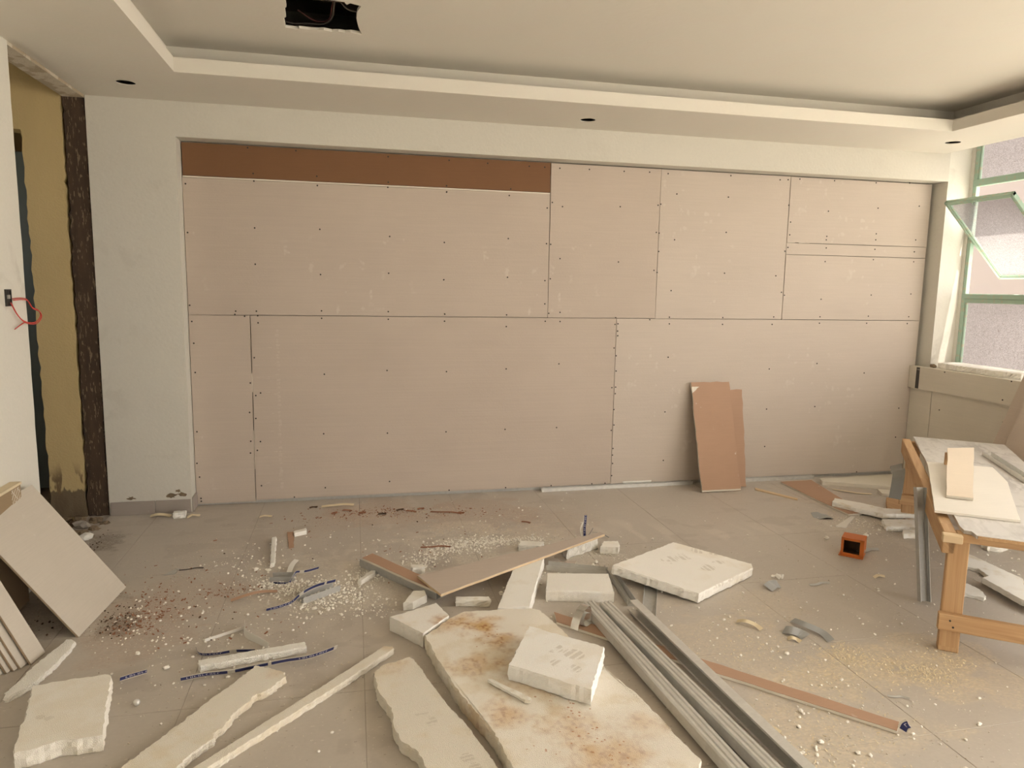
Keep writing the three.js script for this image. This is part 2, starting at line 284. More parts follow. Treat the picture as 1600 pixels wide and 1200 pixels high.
const plasterRaw = mat({ map: scaled(tex(256, 256, (u, v) => mulc([0.20, 0.145, 0.09], 0.6 + 0.8 * fbm(u, v, 16, 4, 255))), 4), bumpMap: scaled(coarseBump, 6), bumpScale: 0.01, roughness: 0.95 });
const paleGround = mat({ map: scaled(tex(256, 256, (u, v) => mulc([0.56, 0.53, 0.47], 0.85 + 0.3 * fbm(u, v, 8, 4, 259))), 0.3), roughness: 0.95 });
const lintelRaw = mat({ map: scaled(tex(256, 256, (u, v) => mixc([0.42, 0.345, 0.245], [0.58, 0.52, 0.42], smooth(0.45, 0.6, fbm(u, v, 8, 4, 260)))), 2), bumpMap: scaled(coarseBump, 3), bumpScale: 0.004, roughness: 0.95 });
const facade = mat({ map: scaled(tex(256, 256, (u, v) => mulc([0.15, 0.125, 0.11], 0.9 + 0.2 * fbm(u, v, 4, 4, 257))), 0.3), roughness: 0.95 });
// green painted steel windows, figured glass
const greenSteel = mat({ map: scaled(tex(256, 256, (u, v) => mixc([0.36, 0.50, 0.40], [0.45, 0.46, 0.34], smooth(0.55, 0.75, fbm(u, v, 16, 4, 261)))), 2), roughness: 0.45 });
const glassRough = tex(512, 512, (u, v) => 0.30 + 0.22 * vnoise(u, v, 128, 271) + 0.08 * fbm(u, v, 64, 2, 273), false);
const figured = new THREE.MeshPhysicalMaterial({ color: C(0.34, 0.32, 0.33), transmission: 1, thickness: 0, roughness: 1, roughnessMap: scaled(glassRough, 2.2), bumpMap: scaled(glassRough, 2.2), bumpScale: 0.002, ior: 1.5, side: THREE.DoubleSide });
const orangeSteel = mat({ color: C(0.52, 0.135, 0.022), roughness: 0.5 });
const rustDark = mat({ map: scaled(tex(128, 128, (u, v) => mixc([0.06, 0.045, 0.032], [0.13, 0.09, 0.05], fbm(u, v, 8, 4, 281))), 6), roughness: 0.9 });
const blackPlastic = mat({ color: C(0.02, 0.02, 0.018), roughness: 0.5 });
const redWire = mat({ color: C(0.62, 0.055, 0.045), roughness: 0.4 });
const greyWire = mat({ color: C(0.22, 0.19, 0.17), roughness: 0.5 });
const maroonWire = mat({ color: C(0.14, 0.04, 0.035), roughness: 0.5 });
const paperGrey = mat({ color: C(0.36, 0.365, 0.36), roughness: 0.85 });
const paperWhite = mat({ color: C(0.74, 0.71, 0.65), roughness: 0.85 });
const redwood = mat({ color: C(0.27, 0.125, 0.07), roughness: 0.8 });
const darkChip = mat({ color: C(0.085, 0.05, 0.03), roughness: 0.9 });
const cream = mat({ color: C(0.69, 0.585, 0.40), roughness: 0.9 });
const bagFilm = new THREE.MeshPhysicalMaterial({ color: C(0.42, 0.37, 0.29), transmission: 0.35, thickness: 0, roughness: 0.55, side: THREE.DoubleSide });
// blue factory edge tape with small white print
const tapeCanvas = document.createElement('canvas'); tapeCanvas.width = 512; tapeCanvas.height = 64;
{ const g = tapeCanvas.getContext('2d'), r = mulberry(9); g.fillStyle = '#c9c2b4'; g.fillRect(0, 0, 512, 64); g.fillStyle = '#2b3160'; g.fillRect(0, 6, 512, 44); g.fillStyle = '#c9c2b4'; g.fillRect(205, 0, 34, 64); g.fillRect(390, 0, 16, 64); g.fillStyle = '#b9b6c0';
  for (let x = 24; x < 170; x += 17) { g.fillRect(x, 16, 4, 24); if (r() > 0.4) g.fillRect(x, 16, 11, 4); if (r() > 0.4) g.fillRect(x, 36, 11, 4); if (r() > 0.5) g.fillRect(x + 8, 16, 4, 24); } }
const tapeTex = new THREE.CanvasTexture(tapeCanvas); tapeTex.colorSpace = THREE.SRGBColorSpace; tapeTex.wrapS = tapeTex.wrapT = THREE.RepeatWrapping;
const tapeBlue = mat({ map: scaled(tapeTex, 2.6, 1), roughness: 0.7 });
// printed tape on the sill board
const markCanvas = document.createElement('canvas'); markCanvas.width = 64; markCanvas.height = 256;
{ const g = markCanvas.getContext('2d'); g.fillStyle = '#3d3a37'; g.fillRect(0, 0, 64, 256); g.strokeStyle = '#8f8a82'; g.lineWidth = 6; for (const y of [18, 78, 138, 198]) { g.beginPath(); g.moveTo(10, y); g.lineTo(54, y + 8); g.lineTo(12, y + 24); g.lineTo(54, y + 40); g.stroke(); } }
const markTex = new THREE.CanvasTexture(markCanvas); markTex.colorSpace = THREE.SRGBColorSpace;
const markTape = mat({ map: markTex, roughness: 0.7 });
// ---------------------------------------------------------------- the room: floor
{
  const floor = structure('floor', 'dusty beige-grey tiled floor of the building site', 'floor');
  part('grout_bed', box(-0.6, 5.6, -0.12, -0.0016, -0.3, 7.8), grout, floor);
  const xs = [-0.46], zs = [-0.02]; for (let x = -0.185; x < 5.2; x += 0.595) xs.push(x); xs.push(5.2); for (let z = 0.51; z < 7.6; z += 0.595) zs.push(z); zs.push(7.6);
  for (let i = 0; i < xs.length - 1; i++) for (let j = 0; j < zs.length - 1; j++) {
    const w = xs[i + 1] - xs[i] - 0.002, d = zs[j + 1] - zs[j] - 0.002, cx = (xs[i] + xs[i + 1]) / 2, cz = (zs[j] + zs[j + 1]) / 2;
    const g = cbox(w, 0.012, d, 0.0008), p = g.attributes.position, uv = g.attributes.uv;
    for (let k = 0; k < p.count; k++) uv.setXY(k, (p.getX(k) + cx - FX) / FW, (p.getZ(k) + cz - FZ) / FD);
    const o = part('floor_tile', g, floorTile, floor); o.position.set(cx, -0.006 - 0.0002 * ((i * 7 + j * 3) % 4), cz);
  }
}
// ---------------------------------------------------------------- back wall with its gypsum boards
const wallBack = structure('wall_back', 'back wall with a recess lined in gypsum boards under a white beam', 'wall');
part('masonry', box(-0.59, 5.49, -0.12, 3.0, -0.36, -0.03), concrete, wallBack);
part('pier', box(-0.46, 0, -0.1, 2.96, -0.03, 0.117), paintScuffedShaded, wallBack);
part('beam', box(0, 5.243, 2.222, 2.96, -0.03, 0.117), paintScuffedShaded, wallBack);
part('window_reveal', box(5.243, 5.49, 0.84, 2.96, -0.03, 0.117), paint, wallBack);
{
  // the board with the pale stamped print near its left end
  const r = mulberry(77), dashes = []; for (let y = 0.08; y < 0.92; y += 0.012 + 0.02 * r()) dashes.push([0.155 + 0.008 * (r() - 0.5), y, 0.012 + 0.014 * r(), 0.008 + 0.014 * r()]);
  for (let i = 0; i < 26; i++) dashes.push([0.02 + 0.12 * r(), 0.15 + 0.8 * r(), 0.03 * r() + 0.004, 0.004]);
  const printed = tex(1024, 512, (u, v) => {
    const x = u * 2.4, y = 1 - v, b = fbm(u, v, 8, 4, 57), lines = vnoise(u * 0.02, v, 256, 58); let c = mulc([0.50, 0.42, 0.35], 0.94 + 0.1 * b + 0.04 * (lines - 0.5)), m = 0;
    if (x < 0.22) for (const [dx, dy, w, h] of dashes) if (Math.abs(x - dx) < w / 2 && Math.abs((1 - y) - dy) * 1.2 < h / 2) m = 1;
    return mixc(c, [0.72, 0.65, 0.58], m * 0.28 * vnoise(u, v, 256, 59));
  });
  printed.repeat.set(1 / 2.4, 1 / 1.2);
  const printMat = mat({ map: printed, roughness: 0.88, bumpMap: scaled(fineBump, 3), bumpScale: 0.0004 });
  printed.offset.set(-0.362 / 2.4, 1);
  const boards = [ // x0, x1, y0, y1, material, edge roughness, label
    [0.004, 2.261, 2.024, 2.216, brownPaper, 0.0015, 'brown-faced gypsum strip under the beam'], [0.002, 2.2628, 1.2022, 2.0145, gypsum, 0.0006], [2.2638, 3.0422, 1.2022, 2.216, gypsum, 0.0006], [3.0432, 4.0322, 1.2022, 2.216, gypsumPale, 0.0006],
    [4.0335, 5.216, 1.7545, 2.216, gypsumPale, 0.0012], [4.0335, 5.216, 1.6715, 1.7535, gypsumPale, 0.0006], [4.0335, 5.216, 1.2022, 1.6705, gypsumPale, 0.0008],
    [0.002, 0.3575, 0.012, 1.2014, gypsum, 0.001], [0.3592, 2.7586, 0.022, 1.2014, printMat, 0.0012, 'gypsum board with pale stamped print near one end'], [2.7594, 5.216, 0.022, 1.2014, gypsumPale, 0.0008],
  ];
  boards.forEach(([x0, x1, y0, y1, m, rough, label], i) => {
    const g = slab([[x0, -y0], [x1, -y0], [x1, -y1], [x0, -y1]], 0.0125, { seg: rough > 0.0007 ? 0.03 : 0.4, rough: rough * 0.6, bevel: 0.0017, seed: 30 + i });
    g.rotateX(Math.PI / 2); g.translate(0, 0, -0.0125 + [0.001, 0, 0.0012, -0.0008, 0.0006, -0.001, 0.0012, -0.0012, 0.001, -0.0006][i]);
    const o = part('gypsum_board', g, m, wallBack); if (label) o.userData.label = label;
  });
  // broken plaster core showing along the rough joints
  const seams = [[4.04, 1.758, 0.06, 0.008], [4.13, 1.759, 0.09, 0.01], [0.357, 0.35, 0.006, 0.25], [0.356, 0.78, 0.006, 0.12], [0.004, 2.0192, 2.256, 0.0086]];
  for (const [x, y, w, h] of seams) part('torn_core', box(x, x + w, y - h / 2, y + h / 2, -0.012, -0.0006), gypsumCore, wallBack);
  // screw heads, too small to pick apart
  const heads = [[0.375,2.203],[0.653,2.201],[1.206,2.196],[0.402,2.054],[0.773,2.056],[1.206,2.041],[1.574,2.036],[0.019,1.976],[0.405,2.010],[0.775,2.001],[1.203,2.010],[1.575,1.999],[0.019,1.692],[0.401,1.732],[0.785,1.737],[1.213,1.707],[1.561,1.680],[0.398,1.514],[0.784,1.459],[1.205,1.476],[1.559,1.442],[0.013,1.259],[0.275,1.226],[0.270,1.206],[0.326,1.195],[0.396,1.227],[0.403,1.199],[0.404,1.155],[0.786,1.233],[0.786,1.186],[1.201,1.232],[1.201,1.183],[1.565,1.220],[1.565,1.173],[0.021,1.161],[1.589,2.195],[1.839,2.190],[2.115,2.186],[2.220,2.185],[2.323,2.184],[2.527,2.187],[2.773,2.187],[2.956,2.191],[3.092,2.188],[1.573,2.037],[1.994,2.036],[1.574,1.997],[1.985,1.994],[2.277,1.962],[2.243,1.925],[2.348,1.938],[2.754,1.954],[3.048,1.983],[3.028,1.975],[3.163,2.056],[1.561,1.680],[1.983,1.718],[2.244,1.693],[2.273,1.689],[2.340,1.597],[2.756,1.585],[3.024,1.792],[3.045,1.788],[3.048,1.664],[3.019,1.534],[3.043,1.520],[3.162,1.747],[1.558,1.441],[1.982,1.466],[2.239,1.449],[2.276,1.462],[2.242,1.294],[2.271,1.231],[2.350,1.238],[2.352,1.176],[2.248,1.177],[1.566,1.219],[1.564,1.173],[1.980,1.218],[1.979,1.140],[2.751,1.205],[2.748,1.159],[2.770,1.163],[2.769,1.113],[2.771,1.080],[3.004,1.193],[3.151,1.212],[3.153,1.165],[3.154,1.397],[3.562,2.198],[3.946,2.188],[4.010,2.192],[4.103,2.201],[4.384,2.203],[4.731,2.205],[5.016,2.217],[3.553,2.052],[4.029,2.016],[4.353,1.987],[4.765,2.025],[5.118,2.054],[4.052,1.899],[3.551,1.810],[4.052,1.809],[4.355,1.808],[4.353,1.783],[4.768,1.840],[4.768,1.796],[5.114,1.806],[4.358,1.725],[4.768,1.727],[5.112,1.718],[4.045,1.720],[4.023,1.693],[4.357,1.627],[4.762,1.651],[5.114,1.644],[3.556,1.526],[3.963,1.516],[4.017,1.399],[4.043,1.378],[4.347,1.353],[4.769,1.390],[5.115,1.403],[3.562,1.212],[3.563,1.164],[3.968,1.220],[3.959,1.166],[4.349,1.224],[4.349,1.177],[4.760,1.232],[4.751,1.179],[5.115,1.231],[5.108,1.179],[0.027,1.028],[0.028,0.848],[0.023,0.477],[0.015,0.276],[0.027,0.187],[0.030,0.049],[0.031,0.030],[0.347,0.779],[0.337,0.592],[0.338,0.407],[0.334,0.331],[0.375,0.938],[0.406,0.715],[0.377,0.699],[0.373,0.553],[0.396,0.403],[0.376,0.347],[0.394,0.115],[0.796,0.830],[1.191,0.851],[1.579,0.840],[0.785,0.443],[1.191,0.436],[1.578,0.434],[0.789,0.084],[1.203,0.108],[0.594,0.030],[1.983,0.855],[2.352,0.887],[1.982,0.440],[2.347,0.443],[2.769,1.112],[2.771,1.081],[2.747,0.995],[2.765,0.941],[2.769,0.834],[2.742,0.717],[2.770,0.720],[2.769,0.674],[2.763,0.561],[2.768,0.450],[2.749,0.412],[2.767,0.281],[2.765,0.233],[2.768,0.172],[2.765,0.083],[2.717,0.030],[2.618,0.030],[2.319,0.030],[1.993,0.030],[1.601,0.030],[3.156,0.929],[3.151,0.536],[3.156,0.180],[3.960,0.839],[4.354,0.877],[4.766,0.802],[3.960,0.540],[4.363,0.551],[5.102,0.524],[5.097,0.295],[3.965,0.257],[4.774,0.030]], gs = heads.map(([x, y]) => { const g = new THREE.CylinderGeometry(0.0052, 0.0052, 0.002, 7); g.rotateX(Math.PI / 2); g.translate(x, y, 0.0012); return g; });
  stuff(part('screw_heads', mergeGeometries(gs), screwSteel, wallBack));
  // flaked patches of paint low on the pier
  for (const [x, y, s, sd] of [[-0.338, 0.103, 0.035, 1], [-0.11, 0.106, 0.05, 2], [-0.05, 0.11, 0.045, 3], [-0.075, 0.135, 0.03, 4]]) {
    const o = []; for (let k = 0; k < 14; k++) { const a = k / 14 * 6.283, q = s * (0.55 + 0.6 * N3.noise(Math.cos(a) * 1.3 + sd * 5, Math.sin(a) * 1.3, sd)); o.push([x + Math.cos(a) * q, -(y + Math.sin(a) * q * 0.55)]); }
    const g = slab(o, 0.003, { seg: 0.5, bevel: 0.001, seed: sd }); g.rotateX(Math.PI / 2); g.translate(0, 0, 0.1155); part('flaked_patch', g, plasterRaw, wallBack);
  }
}
part('floor_track', box(0.004, 5.2, 0, 0.03, -0.026, -0.014), zincDull, wallBack);
// skirting tiles on the pier
for (const [x0, x1] of [[-0.452, -0.206], [-0.203, -0.004]]) { const g = cbox(x1 - x0, 0.082, 0.01, 0.0015); const o = part('skirting_tile', g, skirting, wallBack); o.position.set((x0 + x1) / 2, 0.041, 0.1225); }
{ const g = cbox(0.01, 0.088, 0.11, 0.0015); const o = part('skirting_tile', g, skirting, wallBack); o.position.set(0.006, 0.046, 0.06); }

// ---------------------------------------------------------------- left wall with the broken-out doorway
const wallLeft = structure('wall_left', 'white left wall with a doorway broken out beside the corner', 'wall');
part('plaster_face', slabWall([[1.03, -0.1], [7.8, -0.1], [7.8, 3.0], [1.03, 3.0]], 0.13, -0.59), paint, wallLeft);
part('lintel', box(-0.572, -0.462, 2.402, 3.0, 0.117, 1.03), lintelRaw, wallLeft);
{ const g = slab([[-0.578, 0], [-0.464, 0], [-0.464, -2.42], [-0.574, -2.42]], 0.12, { seg: 0.03, rough: 0.006, side: 0, seed: 5 }); g.rotateX(Math.PI / 2); g.translate(0, 0, -0.012); part('stripped_jamb', g, jambRough, wallLeft).userData.label = 'dark brown stripped doorway jamb with mortar smears'; }
function slabWall(o, t, x) { // outline in z, y on a plane facing +x
  const g = slab(o.map(([z, y]) => [z, y]), t, { seg: 0.06, rough: 0.002, bevel: 0.001, seed: 8 });   // (z, t, y) -> place
  const p = g.attributes.position, n = g.attributes.normal; for (let i = 0; i < p.count; i++) { const a = p.getX(i), b = p.getY(i), c = p.getZ(i), na = n.getX(i), nb = n.getY(i), nc = n.getZ(i); p.setXYZ(i, x + b, c, a); n.setXYZ(i, nb, nc, na); } return g;
}
// room beyond the doorway
const wallBeyond = structure('wall_beyond', 'khaki plastered wall of the next room seen through the doorway', 'wall');
{
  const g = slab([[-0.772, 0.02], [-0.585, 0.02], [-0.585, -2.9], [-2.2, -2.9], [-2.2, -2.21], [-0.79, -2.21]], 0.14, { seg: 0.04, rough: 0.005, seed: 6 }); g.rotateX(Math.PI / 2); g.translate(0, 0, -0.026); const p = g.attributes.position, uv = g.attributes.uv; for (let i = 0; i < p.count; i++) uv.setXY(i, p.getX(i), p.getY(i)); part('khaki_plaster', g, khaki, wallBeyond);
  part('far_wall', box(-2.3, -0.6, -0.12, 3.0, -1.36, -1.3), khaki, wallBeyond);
  part('side_wall', box(-2.36, -2.3, -0.12, 3.0, -1.3, 0.3), khaki, wallBeyond); part('side_wall', box(-2.36, -2.3, -0.12, 3.0, 1.0, 3.0), khaki, wallBeyond); part('side_wall', box(-2.36, -2.3, -0.12, 1.5, 0.3, 1.0), khaki, wallBeyond); part('side_wall', box(-2.36, -2.3, 2.2, 3.0, 0.3, 1.0), khaki, wallBeyond);  // gap between the pieces is an added opening that lights this room
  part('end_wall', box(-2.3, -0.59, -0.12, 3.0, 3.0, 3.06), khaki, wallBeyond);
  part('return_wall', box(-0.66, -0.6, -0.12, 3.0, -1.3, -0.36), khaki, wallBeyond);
  part('slab_overhead', box(-2.36, -0.59, 2.93, 3.0, -1.36, 3.06), concrete, wallBeyond);
  part('screed', box(-2.36, -0.59, -0.12, -0.02, -1.36, 3.06), plasterRaw, wallBeyond);
  // strip of the threshold where the tiles were hacked off
  part('threshold', box(-0.6, -0.46, -0.12, -0.012, 0.117, 1.03), plasterRaw, wallBeyond);
}
const doorFar = structure('door_1', 'blue-grey door leaf in the dark behind the khaki wall', 'door');
part('leaf', box(-1.9, -0.8, 1.05, 2.2, -0.62, -0.58), tealPaint, doorFar); part('lower_panel', box(-1.9, -0.8, 0, 1.05, -0.62, -0.585), tealPaint, doorFar);

// ---------------------------------------------------------------- right wall below the windows
const wallRight = structure('wall_right', 'right wall lined with gypsum boards below the green windows', 'wall');
part('masonry', box(5.2, 5.49, -0.12, 0.845, -0.03, 3.40), concrete, wallRight);
part('added_opening_sill', box(5.2, 5.49, -0.12, -0.01, 3.40, 6.0), concrete, wallRight); // unseen opening behind the viewer, added to let in more light
part('head', box(5.4, 5.49, 2.60, 3.0, 0.117, 7.8), paint, wallRight);
for (const [z0, z1] of [[0.004, 0.213], [0.218, 1.416], [1.42, 2.62], [2.624, 3.395]]) part('gypsum_board', box(5.188, 5.2, 0.012, 0.688, z0, z1), ivoryBoard, wallRight);
for (const [z0, z1] of [[-0.02, 2.4], [2.404, 3.395]]) part('sill_board', box(5.164, 5.2, 0.69, 0.858, Math.max(z0, 0.004), z1), ivoryBoard, wallRight);
part('printed_tape', box(5.1625, 5.164, 0.692, 0.852, 0.075, 0.107), markTape, wallRight);
part('window_board', box(5.2, 5.44, 0.845, 0.86, 0.117, 3.40), paint, wallRight);
{ const gs = [[0.30, 0.56], [0.34, 0.845], [0.83, 0.57], [0.83, 0.72], [0.88, 0.85]].map(([z, y]) => { const g = new THREE.CylinderGeometry(0.005, 0.005, 0.004, 7); g.rotateZ(Math.PI / 2); g.translate(y > 0.69 ? 5.164 : 5.188, y, z); return g; }); stuff(part('screw_heads', mergeGeometries(gs), screwSteel, wallRight)); }
part('pier', box(5.2, 5.49, -0.12, 3.0, 6.0, 7.8), paint, wallRight);
// wall behind the camera
const wallFront = structure('wall_front', 'white wall on the near side of the room with an unseen opening added for light, behind the viewer', 'wall');
part('pier', box(-0.59, 3.0, -0.12, 3.0, 7.6, 7.8), paint, wallFront); part('pier', box(4.9, 5.49, -0.12, 3.0, 7.6, 7.8), paint, wallFront); part('lintel', box(3.0, 4.9, 2.45, 3.0, 7.6, 7.8), paint, wallFront); part('threshold', box(3.0, 4.9, -0.12, -0.01, 7.6, 7.8), concrete, wallFront);  // doorway gap added out of view to fill the room with light

// ---------------------------------------------------------------- windows
function windowBay(n, z0, open, label, glazed = true) {
  const w = structure('window_' + n, label, 'window'), X = 5.45, z1 = z0 + 0.62, bar = (a, b, c, d, t = 0.034) => { const g = cbox(t, d - c, b - a, 0.003); g.translate(X, (c + d) / 2, (a + b) / 2); return g; };
  part('jamb_bar', bar(z0, z0 + 0.03, 0.86, 2.60), greenSteel, w); part('jamb_bar', bar(z1 - 0.03, z1, 0.86, 2.60), greenSteel, w);
  part('bead', bar(z0 + 0.03, z0 + 0.044, 0.89, 1.35, 0.02), greenSteel, w); part('bead', bar(z0 + 0.03, z0 + 0.044, 2.24, 2.58, 0.02), greenSteel, w);
  part('sill_bar', bar(z0, z1, 0.86, 0.888, 0.04), greenSteel, w); part('head_bar', bar(z0, z1, 2.575, 2.60), greenSteel, w);
  part('transom', bar(z0, z1, 2.188, 2.238, 0.04), greenSteel, w);
  part('transom', bar(z0, z1, 1.376, 1.412, 0.04), greenSteel, w); part('transom', bar(z0, z1, 1.345, 1.376, 0.026), greenSteel, w);
  if (!glazed) return w;                       // glass and sash left out to let in more light
  const pane = (a, b, c, d) => { const g = new THREE.PlaneGeometry(b - a, d - c); g.rotateY(-Math.PI / 2); g.translate(X + 0.004, (c + d) / 2, (a + b) / 2); return uvm(g); };
  part('pane', pane(z0 + 0.03, z1 - 0.03, 2.238, 2.575), figured, w); part('pane', pane(z0 + 0.03, z1 - 0.03, 0.888, 1.345), figured, w);
  const s = new THREE.Group(); s.name = 'sash'; w.add(s); s.position.set(X, 1.80, (z0 + z1) / 2); s.rotation.z = open;
  const sb = (a, b, c, d, t, off = 0) => { const g = cbox(t, d - c, b - a, 0.003); g.translate(off, (c + d) / 2, (a + b) / 2); return g; };
  const H = 0.385, W = 0.277;
  for (const [a, b, c, d] of [[-W, -W + 0.022, -H, H], [W - 0.022, W, -H, H], [-W, W, H - 0.022, H], [-W, W, -H, -H + 0.022]]) part('sash_bar', sb(a, b, c, d, 0.03), greenSteel, s);
  for (const [a, b, c, d] of [[-W + 0.022, -W + 0.034, -H + 0.022, H - 0.022], [W - 0.034, W - 0.022, -H + 0.022, H - 0.022], [-W + 0.034, W - 0.034, H - 0.034, H - 0.022], [-W + 0.034, W - 0.034, -H + 0.022, -H + 0.034]]) part('glazing_bead', sb(a, b, c, d, 0.014, -0.004), greenSteel, s);
  const g = new THREE.PlaneGeometry(2 * W - 0.05, 2 * H - 0.05); g.rotateY(-Math.PI / 2); part('pane', uvm(g), figured, s);
  const ring = new THREE.TorusGeometry(0.013, 0.0026, 8, 20); ring.rotateY(Math.PI / 2); ring.translate(-0.022, H - 0.032, -0.03); const tab = cbox(0.016, 0.014, 0.03, 0.002); tab.translate(-0.02, H - 0.012, -0.012); part('pull_ring', mergeGeometries([uvm(ring), tab]), greenSteel, s);
  return w;
}
windowBay(1, 0.147, 0.80, 'green steel window by the back corner, middle sash tilted open on its pivot');
for (let k = 0; k < 4; k++) windowBay(2 + k, 0.767 + 0.62 * k, 0, (k ? 'unglazed_for_light' : 'closed') + ' green steel window, bay ' + ['next to', 'two along from', 'three along from', 'four along from'][k] + ' the corner window', k === 0);
part('pier', box(5.2, 5.49, 0.845, 3.0, 3.247, 3.40), paint, wallRight);
part('pier', box(5.43, 5.49, 0.845, 2.62, 0.117, 0.147), paint, wallRight);

// ---------------------------------------------------------------- ceiling: soffit, cove, tray and the slab above
const ceiling = structure('ceiling', 'white plaster ceiling with a stepped tray and cove', 'ceiling');
{
  const s = new THREE.Shape([[-0.46, 0.117], [5.2, 0.117], [5.2, 7.6], [-0.46, 7.6]].map((p) => new THREE.Vector2(...p)));
  s.holes.push(new THREE.Path([[0.131, 0.723], [0.131, 6.609], [4.669, 6.609], [4.669, 0.723]].map((p) => new THREE.Vector2(...p))));
  for (const [x, z, r] of [[-0.155, 0.452, 0.046], [2.39, 0.356, 0.046], [4.935, 0.452, 0.047]]) { const h = new THREE.Path(); h.absarc(x, z, r, 0, Math.PI * 2, true); s.holes.push(h); }
  const g = new THREE.ExtrudeGeometry(s, { depth: 0.004, bevelEnabled: false, curveSegments: 28 }); g.rotateX(Math.PI / 2); g.translate(0, 2.421, 0); part('soffit', uvm(g), ceilingPaint, ceiling);
  const lip = (a, b, c, d) => part('cove_lip', box(a, b, 2.4172, 2.487, c, d), ceilingPaint, ceiling);
  lip(0.122, 0.14, 0.714, 6.618); lip(4.66, 4.678, 0.714, 6.618); lip(0.14, 4.66, 0.714, 0.732); lip(0.14, 4.66, 6.6, 6.618);
  const cove = (a, b, c, d) => part('cove_wall', box(a, b, 2.421, 2.60, c, d), ceilingPaint, ceiling);
  cove(0.05, 0.07, 0.53, 6.8); cove(4.83, 4.85, 0.53, 6.8); cove(0.07, 4.83, 0.53, 0.55); cove(0.07, 4.83, 6.78, 6.8);
  const u = new THREE.Shape([[0.04, 0.52], [4.86, 0.52], [4.86, 6.82], [0.04, 6.82]].map((p) => new THREE.Vector2(...p)));
  const hole = [[0.718, 1.40], [0.716, 1.25], [0.706, 1.235], [0.704, 1.13], [0.692, 1.11], [0.69, 0.985], [0.745, 0.978], [0.75, 0.992], [0.80, 0.985], [0.84, 0.99], [0.862, 1.0], [0.90, 0.985], [0.93, 0.998], [0.96, 0.99], [0.985, 1.002], [1.038, 0.992], [1.022, 1.08], [1.012, 1.19], [1.016, 1.28], [1.032, 1.345], [0.985, 1.365], [0.97, 1.34], [0.962, 1.372]];
  u.holes.push(new THREE.Path(hole.map((p) => new THREE.Vector2(...p))));
  const t = new THREE.ExtrudeGeometry(u, { depth: 0.0125, bevelEnabled: false }); t.rotateX(Math.PI / 2); t.translate(0, 2.6, 0); part('tray_board', uvm(t), ceilingPaint, ceiling);
  part('soffit_end', box(5.188, 5.2, 2.417, 2.60, 0.117, 7.6), ceilingPaint, ceiling);
  part('slab_overhead', box(-0.59, 5.49, 2.96, 3.1, -0.36, 7.8), concrete, ceiling);
  part('pelmet_top', box(5.2, 5.42, 2.60, 2.64, 0.117, 7.6), paint, ceiling);
  part('hanger_batten', box(0.4, 1.4, 2.66, 2.70, 1.16, 1.2), rustDark, ceiling);
  part('hanger_batten', box(0.4, 1.4, 2.63, 2.67, 1.30, 1.36), rustDark, ceiling);
}
{ const w = group('ceiling_cables', 'loose electric cables hanging inside the cut-out in the tray ceiling', 'cable');
  part('grey_cable', tube([[0.55, 2.72, 0.92], [0.69, 2.66, 0.84], [0.78, 2.66, 0.85], [0.86, 2.655, 0.88], [0.90, 2.66, 0.96], [0.915, 2.69, 1.08], [0.93, 2.74, 1.2]], 0.0042), greyWire, w);
  part('maroon_cable', tube([[0.74, 2.70, 0.9], [0.82, 2.665, 0.88], [0.88, 2.66, 0.92], [0.905, 2.69, 1.04], [0.94, 2.72, 1.16]], 0.0034), maroonWire, w);
  part('grey_cable', tube([[0.93, 2.70, 1.12], [0.97, 2.665, 1.08], [1.03, 2.66, 1.07], [1.12, 2.68, 1.06]], 0.004), greyWire, w); }
// ---------------------------------------------------------------- outside
structure('ground_outside', 'bare concrete ground outside the windows', 'ground', mergeGeometries([box(5.49, 40, -0.5, -0.3, -30, 40), box(-30, 5.49, -0.5, -0.3, 7.8, 40), box(-30, -2.36, -0.5, -0.3, -30, 7.8)]), paleGround);
thing('added_screen_wall', mergeGeometries([box(7.2, 7.4, -0.3, 3.4, -7, -0.8), box(7.16, 7.44, 3.4, 3.48, -7, -0.78)]), facade, 'plain brown-grey wall added outside to dim the view through the corner window', 'wall');  // added to hide the bright ground behind the corner panes
// ---------------------------------------------------------------- polystyrene pieces
function foamPiece(name, outline, y, t, m, label, opt = {}, category = 'foam', grp) {
  const [o, cx, cz] = local(outline);
  return put(thing(name, slab(o, t, { seg: 0.014, rough: 0.0018, side: 0.0016, bevel: 0.002, seed: Math.round((cx + 3) * 97 + cz * 31), ...opt }), m, label, category, grp), cx, y, cz);
}
